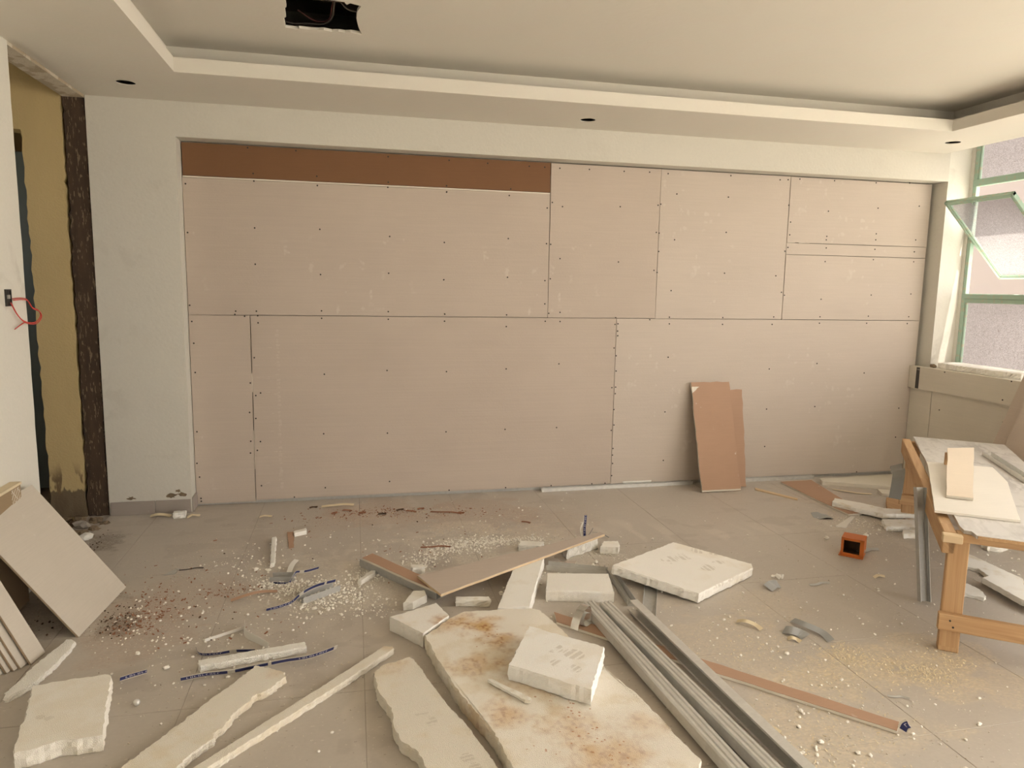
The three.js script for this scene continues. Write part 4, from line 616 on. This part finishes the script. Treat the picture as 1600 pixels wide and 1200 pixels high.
{ const o = part('top_edge', cbox(0.45, 0.012, 0.003, 0.0005), timber, bench); o.position.set(0.33, 0.4955, 0.047); }
{ const [o, cx, cz] = local([[3.976, 1.507], [4.235, 1.67], [4.05, 1.93], [3.578, 2.424], [3.332, 2.25], [3.62, 1.92]]); put(thing('white_board', slab(o, 0.010, { seg: 0.12, rough: 0.0012, seed: 22 }), whiteBoard, 'smooth white board lying on the workbench top', 'board'), cx, 0.504, cz); }
{ const g = group('pale_offcut', 'pale beige board offcut lying on the white board on the bench', 'offcut'), a = V(3.529, 0.516, 2.102), b = V(3.612, 0.516, 2.164), c = V(4.04, 0.590, 1.566), e = V(4.175, 0.590, 1.603), x = b.clone().sub(a).normalize(), y = V(0, 0, 0).crossVectors(x, c.clone().sub(a)).normalize(), z = x.clone().cross(y), at = (p) => { const d = p.clone().sub(a); return [d.dot(x), d.dot(z)]; };
  part('board', slab([a, b, e, c].map(at), 0.011, { seg: 0.1, rough: 0.0015, seed: 4 }), paleOffcut, g); const t = part('edge_tape', cbox(0.10, 0.01, 0.003, 0.0005), tapeBlue, g); t.position.set(0.052, 0.005, 0.0025); frame(g, a.toArray(), x.toArray(), y.toArray(), z.toArray()); }
{ const s = thing('wood_chock', cbox(0.09, 0.072, 0.03, 0.002), timber, 'small timber chock under the raised end of the pale offcut', 'wood'); put(s, 4.06, 0.541, 1.60, -0.64); }
{ const s = thing('loose_screw', mergeGeometries([new THREE.CylinderGeometry(0.0016, 0.0006, 0.034, 6).rotateZ(Math.PI / 2), new THREE.CylinderGeometry(0.004, 0.0016, 0.003, 8).rotateZ(Math.PI / 2).translate(-0.018, 0, 0)]), screwSteel, 'loose dark screw on the white board', 'screw'); put(s, 3.93, 0.5175, 1.81, 0.2); }
along(thing('steel_track', section([[-0.022, 0.024], [-0.022, 0.0008], [0.022, 0.0008], [0.022, 0.024]], 0.0012, 0.62), zinc, 'galvanised channel lying across the workbench top', 'metal track'), [4.475, 0.5045, 1.40], [4.16, 0.5045, 1.95]);
// channel propped on the bench rail, and the bent track hung beside it
along(thing('steel_stud', section([[-0.022, 0.03], [-0.022, 0.0008], [0.022, 0.0008], [0.022, 0.03]], 0.0014, 0.52), zincDull, 'steel channel standing propped against the side rail of the bench', 'metal stud'), [3.527, 0.002, 2.036], [3.560, 0.50, 1.913]);
thing('bent_track', ribbon([[4.155, 0.36, 1.09], [4.15, 0.385, 1.10], [4.10, 0.375, 1.16], [4.05, 0.38, 1.23], [4.03, 0.40, 1.26], [4.012, 0.37, 1.28], [4.0, 0.28, 1.285], [3.995, 0.24, 1.285]], 0.062, 0.002, [0.7, 0.35, 0.4]), mat({ color: C(0.24, 0.235, 0.22), metalness: 0.3, roughness: 0.6 }), 'bent grey track hooked beside the far end of the bench rail', 'metal track');
// ---------------------------------------------------------------- boards leaning below the window
function leanRight(name, z0, z1, foot, h, face, label, skew) {
  const g = group(name, label, 'board'), top = foot + 0.24, L = Math.hypot(h, top - foot), o = [[-z0, 0], [-z1, 0], [-z1 - skew, L], [-z0 - skew, L]]; // (-z, length)
  const mk = (t, m, n, up) => { const q = slab(o, t, { seg: 0.2, rough: 0.001, bevel: 0.0006, seed: 6 }); q.translate(0, up, 0); const p = q.attributes.position, nn = q.attributes.normal; for (let i = 0; i < p.count; i++) { const a = p.getX(i), b = p.getY(i), c = p.getZ(i), na = nn.getX(i), nb = nn.getY(i), nc = nn.getZ(i); p.setXYZ(i, -b, c, -a); nn.setXYZ(i, -nb, nc, -na); } part(n, q, m, g); };
  mk(0.011, gypsumCore, 'core', 0); mk(0.0015, face, 'face_paper', 0.011); g.position.set(foot, 0.001, 0); g.rotation.z = -Math.atan2(top - foot, h); return g;
}
leanRight('leaning_board', 0.86, 2.0, 4.92, 1.05, gypsum, 'taupe gypsum board leaning below the window behind the bench, the rear one', 0.17);
leanRight('leaning_board', 0.98, 2.1, 4.89, 1.05, gypsum, 'taupe gypsum board leaning below the window behind the bench, the front one', 0.15);
foamPiece('foam_sheet', [[5.21, 0.22], [5.30, 0.20], [5.42, 0.20], [5.42, 0.86], [5.235, 0.88], [5.205, 0.70]], 0.8605, 0.04, foam, 'white foam slab lying on the window sill', { rough: 0.004, side: 0.003 });
for (const [x, z, s] of [[5.225, 0.16, 0.05], [5.25, 0.14, 0.04], [5.21, 0.19, 0.03]]) { const o = thing('plaster_lump', chunk(s, s * 0.6, s, 3 + x * 9), plasterRaw, (s > 0.045 ? 'largest' : s > 0.035 ? 'middle-sized' : 'smallest') + ' grey plaster lump at the inner end of the window sill', 'rubble', 'rubble at the inner end of the sill'); put(o, x, 0.86, z); }
// scraps below and behind the bench
foamPiece('foam_strip', [[4.189, 1.552], [4.209, 1.631], [4.195, 1.945], [4.06, 2.06], [4.045, 1.90], [4.084, 1.786], [4.034, 1.726]], 0, 0.02, foamCream, 'curved cream foam strip on the floor below the bench', { side: 0.002 });
foamPiece('foam_sheet', [[3.94, 1.95], [4.02, 1.925], [4.067, 2.057], [4.054, 2.196], [3.928, 2.304], [3.905, 2.192], [3.928, 2.04]], 0.0205, 0.028, foam, 'white foam slab piece resting on the curved strip below the bench', { side: 0.002 });
foamPiece('foam_sliver', [[3.80, 1.905], [3.875, 1.935], [3.874, 2.004], [3.839, 2.076], [3.809, 2.09], [3.797, 2.066], [3.74, 1.99]], 0, 0.018, foamGrain, 'pointed foam sliver beside the bench leg', { side: 0.003, rough: 0.003 });
foamPiece('foam_chunk', [[4.393, 1.508], [4.478, 1.472], [4.569, 1.498], [4.512, 1.559], [4.435, 1.575], [4.391, 1.548]], 0, 0.025, foamCream, 'broken cream foam chunk on the floor under the bench top', { side: 0.004, rough: 0.006 });
// ---------------------------------------------------------------- left side: tiles, carton, bag, socket
{ const g = group('floor_tile_sheet', 'large grey tile leaning on its edge at the left wall', 'tile'), a = V(-0.057, 0.0, 1.233), b = V(-0.095, 0.0, 1.705), top = V(-0.41, 0.473, 1.225), x = b.clone().sub(a).normalize(), up = top.clone().sub(a); up.addScaledVector(x, -up.dot(x)).normalize(); const n = x.clone().cross(up).negate();
  const W = 0.474, L = 0.615, q = cbox(W, L, 0.008, 0.0015); q.translate(W / 2, L / 2, -0.004); const f = cbox(W, L, 0.0025, 0.001); f.translate(W / 2, L / 2, 0.0012); const fl = n.x > 0 ? 1 : -1; if (fl < 0) n.negate();
  const m = new THREE.Matrix4().makeBasis(x, up, x.clone().cross(up)); g.quaternion.setFromRotationMatrix(m); g.position.copy(a).y += 0.001; const sgn = x.clone().cross(up).x > 0 ? 1 : -1; q.scale(1, 1, sgn); f.scale(1, 1, sgn); if (sgn < 0) for (const h of [q, f]) h.computeVertexNormals();
  part('tile_body', q, tileBody, g); part('glazed_face', f, slateTile, g); }
[[-0.172, 1.815, 0], [-0.196, 1.84, 1], [-0.212, 1.855, 2], [-0.229, 1.868, 3], [-0.248, 1.88, 4]].forEach(([x, z, k]) => {
  const g = group('skirting_strip', ['cut grey tile strip leaning at the left wall, the front one of the stack', 'cut tile strip leaning at the left wall, second in the stack', 'cut tile strip leaning at the left wall, third in the stack', 'cut tile strip leaning at the left wall, fourth in the stack', 'cut tile strip leaning at the left wall, rearmost of the stack'][k], 'tile', 'cut tile strips leaning at the left wall');
  const L = 0.6, w = 0.085, q = cbox(0.008, L, w, 0.001); q.translate(-0.004, L / 2, w / 2); const f = cbox(0.0022, L, w, 0.0008); f.translate(0.0012, L / 2, w / 2); part('tile_body', q, tileBody, g); part('glazed_face', f, slateTile, g);
  g.position.set(x, 0.002, z); g.rotation.order = 'YXZ'; g.rotation.set(0.0, -0.18, 0.47); });
{ const g = group('flat_carton', 'flattened brown carton with a white hatched label against the left wall', 'carton'); const q = cbox(0.04, 0.54, 0.26, 0.004); q.translate(0, 0.27, 0); part('carton_body', q, mat({ color: C(0.30, 0.215, 0.125), roughness: 0.9 }), g); g.position.set(-0.437, 0.001, 1.45);
  const hatch = tex(128, 128, (u, v) => { const d = Math.abs(((u + v) * 5) % 1 - 0.5) < 0.13 || Math.abs(((u - v + 2) * 2.5) % 1 - 0.5) < 0.06; return d ? [0.62, 0.56, 0.46] : [0.36, 0.27, 0.17]; }); const l = part('hatched_label', box(-0.0008, 0.0008, -0.05, 0.05, -0.075, 0.0), mat({ map: scaled(hatch, 8), roughness: 0.8 }), g); l.position.set(0.0208, 0.475, -0.04);
  const s = part('strap', cbox(0.046, 0.012, 0.265, 0.002), cream, g); s.position.set(0, 0.535, 0); }
{ const p = [], N = 14; const geo = new THREE.PlaneGeometry(0.17, 0.24, N, N), q = geo.attributes.position; for (let i = 0; i < q.count; i++) { const x = q.getX(i), y = q.getY(i); q.setXYZ(i, x + 0.03 * N3.noise(x * 30, y * 22, 1), y, 0.055 * N3.noise(x * 26, y * 18, 4) + 0.035 * Math.sin(x * 60 + y * 20)); } geo.computeVertexNormals(); geo.rotateX(-Math.PI / 2.6);
  geo.computeBoundingBox(); geo.translate(0, -geo.boundingBox.min.y, 0); put(thing('plastic_bag', geo, bagFilm, 'crumpled clear plastic film under the leaning grey tile', 'bag'), -0.33, 0.001, 1.25, 0.5); }
{ const g = group('socket_box', 'black wall box with a loop of red wire on the left wall', 'socket'); g.position.set(-0.46, 1.32, 1.205);
  const fr = [[-0.026, 0.026, 0.03, 0.036], [-0.026, 0.026, -0.036, -0.03], [-0.026, -0.02, -0.03, 0.03], [0.02, 0.026, -0.03, 0.03]].map(([a, b, c, d]) => box(0, 0.006, c, d, a, b)); part('box_rim', mergeGeometries(fr), blackPlastic, g); part('box_back', box(0, 0.002, -0.03, 0.03, -0.02, 0.02), blackPlastic, g); part('terminal', box(0.002, 0.008, -0.004, 0.012, -0.008, 0.012), zincDull, g);
  const W = [[1.315, 1.182], [1.317, 1.109], [1.310, 1.059], [1.275, 1.020], [1.258, 0.956], [1.237, 0.939], [1.209, 0.984], [1.207, 1.064], [1.222, 1.125], [1.252, 1.169], [1.288, 1.198], [1.30, 1.20]], pts = (dx, dy) => W.map(([y, z], i) => [dx + 0.006 + 0.012 * Math.sin(i / 11 * Math.PI), y - 1.32 + dy, z - 1.205]);
  part('red_wire', tube(pts(0.002, 0), 0.0022, 60), redWire, g); part('red_wire', tube(pts(0.006, -0.006), 0.0022, 60), redWire, g); part('wire_tail', tube([[0.014, -0.108, -0.12], [0.016, -0.12, -0.06], [0.016, -0.135, -0.005]], 0.0022, 12), redWire, g); }
// rubble in the doorway
[[-0.50, 0.22, 0.09], [-0.44, 0.26, 0.07], [-0.55, 0.30, 0.12], [-0.47, 0.36, 0.08], [-0.52, 0.44, 0.10], [-0.45, 0.47, 0.06], [-0.56, 0.55, 0.09], [-0.49, 0.57, 0.07], [-0.60, 0.20, 0.10], [-0.66, 0.27, 0.09], [-0.62, 0.40, 0.11], [-0.53, 0.19, 0.07], [-0.68, 0.17, 0.08]].forEach(([x, z, s], k) => put(thing('rubble_chunk', chunk(s * 0.8, s * 0.5, s * 0.66, k + 2, 0.4), k % 4 === 2 ? concrete : plasterRaw, 'broken masonry chunk lying in the doorway rubble', 'rubble', 'masonry rubble in the doorway'), x, -0.016, z, k));
put(thing('foam_chunk', chunk(0.07, 0.05, 0.06, 33, 0.3), foam, 'white foam chunk among the doorway rubble', 'foam'), -0.455, -0.01, 0.52);
// ---------------------------------------------------------------- scattered scraps one can pick out
const flat = (name, pts, t, m, label, cat, grp) => { const [o, cx, cz] = local(pts); return put(thing(name, slab(o, t, { seg: 0.02, rough: 0.0015, bevel: 0.0004, seed: Math.round(cx * 70) }), m, label, cat, grp), cx, 0.0005, cz); };
const curl = (name, x, z, len, w, turn, m, label, cat, grp, h = 0.012) => { const o = thing(name, ribbon([[-len / 2, 0.002, 0], [-len * 0.15, h, len * 0.06], [len * 0.2, h * 0.5, -len * 0.05], [len / 2, 0.004, 0.01]], w, 0.001, [0.15, -0.32, 1]), m, label, cat, grp); return put(o, x, 0.001 + 0.15 * w, z, turn); };
curl('paper_scrap', 2.92, 1.775, 0.08, 0.05, 0.5, paperGrey, 'grey paper curl to the right of the tilted foam slab', 'paper');
curl('paper_scrap', 2.745, 2.215, 0.09, 0.045, -0.9, paperGrey, 'grey torn paper scrap, leftmost of the two in the middle right floor', 'paper');
curl('paper_scrap', 2.835, 2.2, 0.20, 0.03, -1.3, paperGrey, 'long grey torn paper scrap on the middle right floor', 'paper', undefined, 0.016);
curl('paper_scrap', 3.30, 2.42, 0.05, 0.03, 0.2, paperGrey, 'blue-grey paper bit at the foot of the bench leg', 'paper');
curl('paper_scrap', 3.02, 1.68, 0.035, 0.03, 0.2, paperWhite, 'white paper bit beyond the grey paper curl', 'paper');
curl('cream_peel', 2.60, 2.11, 0.11, 0.02, -0.9, cream, 'crooked cream peel of plaster right of the long stud', 'scrap', undefined, 0.018);
curl('cream_peel', 2.71, 2.26, 0.05, 0.018, -0.6, cream, 'small cream peel beside the grey torn paper', 'scrap');
curl('cream_peel', 2.27, 2.77, 0.08, 0.014, -0.5, cream, 'cream peel close to the long stud at the lower right', 'scrap');
curl('cream_peel', 3.52, 1.76, 0.06, 0.016, 0.1, cream, 'cream splinter in front of the orange box', 'scrap');
curl('steel_sliver', 3.72, 1.43, 0.14, 0.02, 0.1, zincDull, 'thin steel sliver right of the orange box', 'metal offcut', undefined, 0.006);
curl('steel_sliver', 3.17, 1.78, 0.11, 0.012, 0.1, zincDull, 'thin steel sliver on the floor left of the bench', 'metal offcut', undefined, 0.004);
curl('steel_sliver', 2.83, 2.69, 0.07, 0.008, -0.35, zincDull, 'short steel sliver in the sawdust at lower right', 'metal offcut', undefined, 0.003);
flat('steel_shard', [[0.075, 1.12], [0.118, 1.04], [0.135, 1.05], [0.124, 1.113]], 0.002, zincDull, 'dull triangular steel shard on the left floor', 'metal offcut');
curl('steel_sliver', 0.19, 1.065, 0.11, 0.006, 0.15, screwSteel, 'dark wire end pointing from the steel shard', 'wire', undefined, 0.004);
flat('paper_triangle', [[0.60, 0.60], [0.64, 0.60], [0.655, 0.85], [0.63, 0.86]], 0.004, brownDusty, 'brown paper triangle beside the foam stick far left', 'paper');
curl('red_splinter', 1.40, 0.975, 0.16, 0.012, -0.1, redwood, 'red-brown wood splinter beyond the heap', 'splinter', undefined, 0.006);
curl('red_splinter', 1.98, 0.66, 0.06, 0.012, -0.6, redwood, 'short brown splinter on the floor far right of the red one', 'splinter', undefined, 0.005);
curl('red_splinter', 1.53, 0.40, 0.20, 0.012, -0.35, redwood, 'long brown splinter near the wall', 'splinter', undefined, 0.008);
curl('brown_peel', 0.53, 1.44, 0.20, 0.016, 0.35, brownDusty, 'tan curled peel below the short channel offcut', 'scrap', undefined, 0.018);
curl('cream_peel', 0.87, 0.03 + 0.12, 0.20, 0.02, 0.05, cream, 'long cream peel at the foot of the back wall', 'scrap', undefined, 0.01);
curl('cream_peel', 0.03, 0.23, 0.07, 0.018, 0.5, cream, 'tan peel with a dark end by the pier corner', 'scrap', undefined, 0.014);
curl('cream_peel', -0.16, 0.19, 0.12, 0.024, -0.1, cream, 'tan peel lying along the pier skirting tiles', 'scrap', undefined, 0.014);
curl('cream_peel', 0.45, 0.30, 0.07, 0.014, 0.1, cream, 'small hooked tan peel on the floor below the narrow wall board', 'scrap', undefined, 0.01);
[[0.72, 0.16, 0.06, 0.3], [0.93, 0.26, 0.08, -0.4], [1.02, 0.32, 0.05, 0.2], [1.25, 0.30, 0.06, 0.5], [1.32, 0.34, 0.09, -0.5], [1.38, 0.30, 0.05, 0.3], [1.14, 0.36, 0.06, 0], [0.85, 0.30, 0.05, 0.8], [1.62, 0.42, 0.05, -0.2]].forEach(([x, z, l, a], k) => curl('bark_chip', x, z, l * 0.8, 0.014, a, k % 3 ? redwood : darkChip, 'small brown chip scattered near the foot of the back wall', 'chip', 'brown chips near the back wall', 0.006));
// foam bits of a few centimetres
[[0.56, 1.15, 0.022], [0.50, 1.13, 0.026], [0.61, 1.13, 0.018], [1.27, 1.44, 0.024], [0.30, 2.02, 0.022], [0.17, 1.89, 0.02], [0.80, 1.62, 0.02], [0.86, 1.64, 0.018], [1.63, 1.62, 0.026], [2.05, 1.16, 0.02], [2.19, 1.33, 0.024], [2.16, 1.37, 0.022], [2.36, 1.33, 0.02], [2.62, 2.35, 0.018], [2.44, 2.70, 0.018], [2.40, 2.86, 0.02], [2.98, 2.88, 0.016], [3.62, 1.22, 0.03], [3.88, 1.22, 0.026], [2.52, 2.04, 0.014], [2.56, 2.02, 0.012], [2.48, 2.93, 0.016], [3.0, 1.66, 0.02], [2.62, 1.06, 0.02], [2.45, 1.0, 0.016]].forEach(([x, z, s], k) => put(thing('foam_bit', chunk(s * 1.1, s * 0.65, s * 0.8, 40 + k, 0.35), crumbFoam, 'small white foam bit loose on the floor', 'foam', 'foam bits loose on the floor'), x, 0.0005, z, k));
{ const o = put(thing('steel_ball', new THREE.SphereGeometry(0.011, 20, 14).translate(0, 0.011, 0), zinc, 'small grey metal ball on the floor right of the square foam slab', 'ball'), 0.262, 0.0002, 2.245); }
// ---------------------------------------------------------------- crumbs nobody could count
function scatter(name, geo, m, label, category, spots, total, smin, smax, seed, squash = 0.7) {
  const r = mulberry(seed), gauss = () => (r() + r() + r() + r() - 2) * 0.9, w = spots.reduce((s, p) => s + p[3], 0), M = new THREE.Matrix4(), q = new THREE.Quaternion(), list = [];
  for (const [x, z, rad, k, ry = rad] of spots) for (let i = 0, n = Math.round(total * k / w); i < n; i++) {
    const px = x + gauss() * rad, pz = z + gauss() * ry; if (px < -0.44 || px > 5.1 || pz < 0.02 || pz > 4.2 || (pz < 0.13 && px < 0.01)) continue;
    const s = smin + (smax - smin) * Math.pow(r(), 3); q.setFromEuler(new THREE.Euler(r() * 0.5, r() * 6.3, r() * 0.5)); list.push(M.clone().compose(V(px, s * squash * 0.4, pz), q, V(s * (0.7 + 0.8 * r()), s * squash, s)));
  }
  const o = new THREE.InstancedMesh(geo, m, list.length); list.forEach((mm, i) => o.setMatrixAt(i, mm)); o.name = numbered(name); o.userData = { label, category, kind: 'stuff' }; scene.add(o); return o;
}
// fine plaster grit all over the trodden floor
const crumb = new THREE.IcosahedronGeometry(0.5, 0), flake = new THREE.BoxGeometry(1, 0.25, 0.5);
scatter('foam_crumbs', crumb, crumbFoam, 'white foam crumbs strewn over the floor around the heap', 'crumbs', [[0.72, 1.40, 0.16, 5, 0.12], [0.80, 1.55, 0.12, 3], [0.60, 1.32, 0.14, 3, 0.08], [1.52, 0.98, 0.18, 7, 0.11], [1.32, 1.15, 0.12, 3], [1.70, 0.92, 0.16, 4, 0.07], [1.90, 0.95, 0.2, 3, 0.07], [0.92, 1.45, 0.14, 4], [1.05, 1.30, 0.14, 3], [1.02, 1.62, 0.14, 2], [0.45, 1.05, 0.25, 2], [2.0, 1.45, 0.14, 2], [2.3, 1.25, 0.12, 1.5], [0.5, 1.9, 0.35, 2.5], [0.15, 1.6, 0.3, 2], [1.3, 0.8, 0.6, 2], [2.0, 1.0, 0.9, 2.5], [2.6, 2.4, 0.5, 2.5], [2.3, 2.9, 0.3, 2], [4.0, 1.05, 0.2, 2], [3.4, 2.2, 0.6, 1.5], [4.2, 1.7, 0.3, 1], [0.9, 2.5, 0.6, 1], [2.7, 3.1, 0.5, 1.2]], 7000, 0.002, 0.0125, 401);
scatter('plaster_grit', crumb, mat({ color: C(0.62, 0.55, 0.45), roughness: 0.95 }), 'fine pale plaster grit trodden all over the tiled floor', 'grit', [[1.2, 1.2, 0.9, 4, 0.6], [2.6, 1.6, 0.9, 3, 0.7], [0.6, 2.0, 0.6, 3, 0.6], [2.6, 2.6, 0.5, 3], [3.8, 1.4, 0.5, 2, 0.5], [1.6, 0.5, 1.2, 3, 0.22], [0.2, 1.0, 0.4, 1.5]], 5200, 0.0016, 0.0065, 431);
scatter('wood_crumbs', flake, redwood, 'red-brown wood and brick crumbs strewn by the wall and the leaning tile', 'crumbs', [[1.15, 0.32, 0.28, 5, 0.09], [1.6, 0.40, 0.3, 2, 0.1], [0.75, 0.35, 0.25, 1.5, 0.15], [0.08, 1.62, 0.13, 4], [0.12, 1.42, 0.14, 2], [0.42, 1.36, 0.12, 2, 0.06], [0.2, 1.2, 0.4, 2], [0.4, 1.7, 0.4, 1.5], [1.3, 0.9, 0.7, 2]], 1400, 0.0025, 0.014, 409, 0.4);
scatter('dirt_crumbs', crumb, darkChip, 'dark soil crumbs beside the leaning tile and doorway', 'crumbs', [[0.02, 1.62, 0.10, 4], [-0.02, 1.5, 0.08, 2], [-0.3, 1.6, 0.14, 2], [-0.38, 0.65, 0.05, 2, 0.2], [0.3, 1.6, 0.4, 1.5], [0.8, 0.6, 0.8, 1]], 380, 0.002, 0.011, 413);
scatter('sawdust', flake, cream, 'pale sawdust flakes on the floor left of the bench', 'sawdust', [[2.85, 2.40, 0.08, 5], [3.06, 2.58, 0.09, 6], [2.98, 2.5, 0.1, 3], [2.72, 2.5, 0.2, 2], [3.22, 2.50, 0.08, 3], [2.5, 2.3, 0.25, 2], [2.55, 2.8, 0.2, 2], [2.3, 2.95, 0.15, 1.5], [1.3, 0.35, 0.5, 2, 0.1], [1.8, 0.75, 0.5, 1.5, 0.2], [4.0, 0.9, 0.25, 1.5]], 4200, 0.0018, 0.008, 417, 0.35);

scene.traverse((o) => { if (o.isMesh) { o.castShadow = true; o.receiveShadow = true; } });
renderer.render(scene, camera);
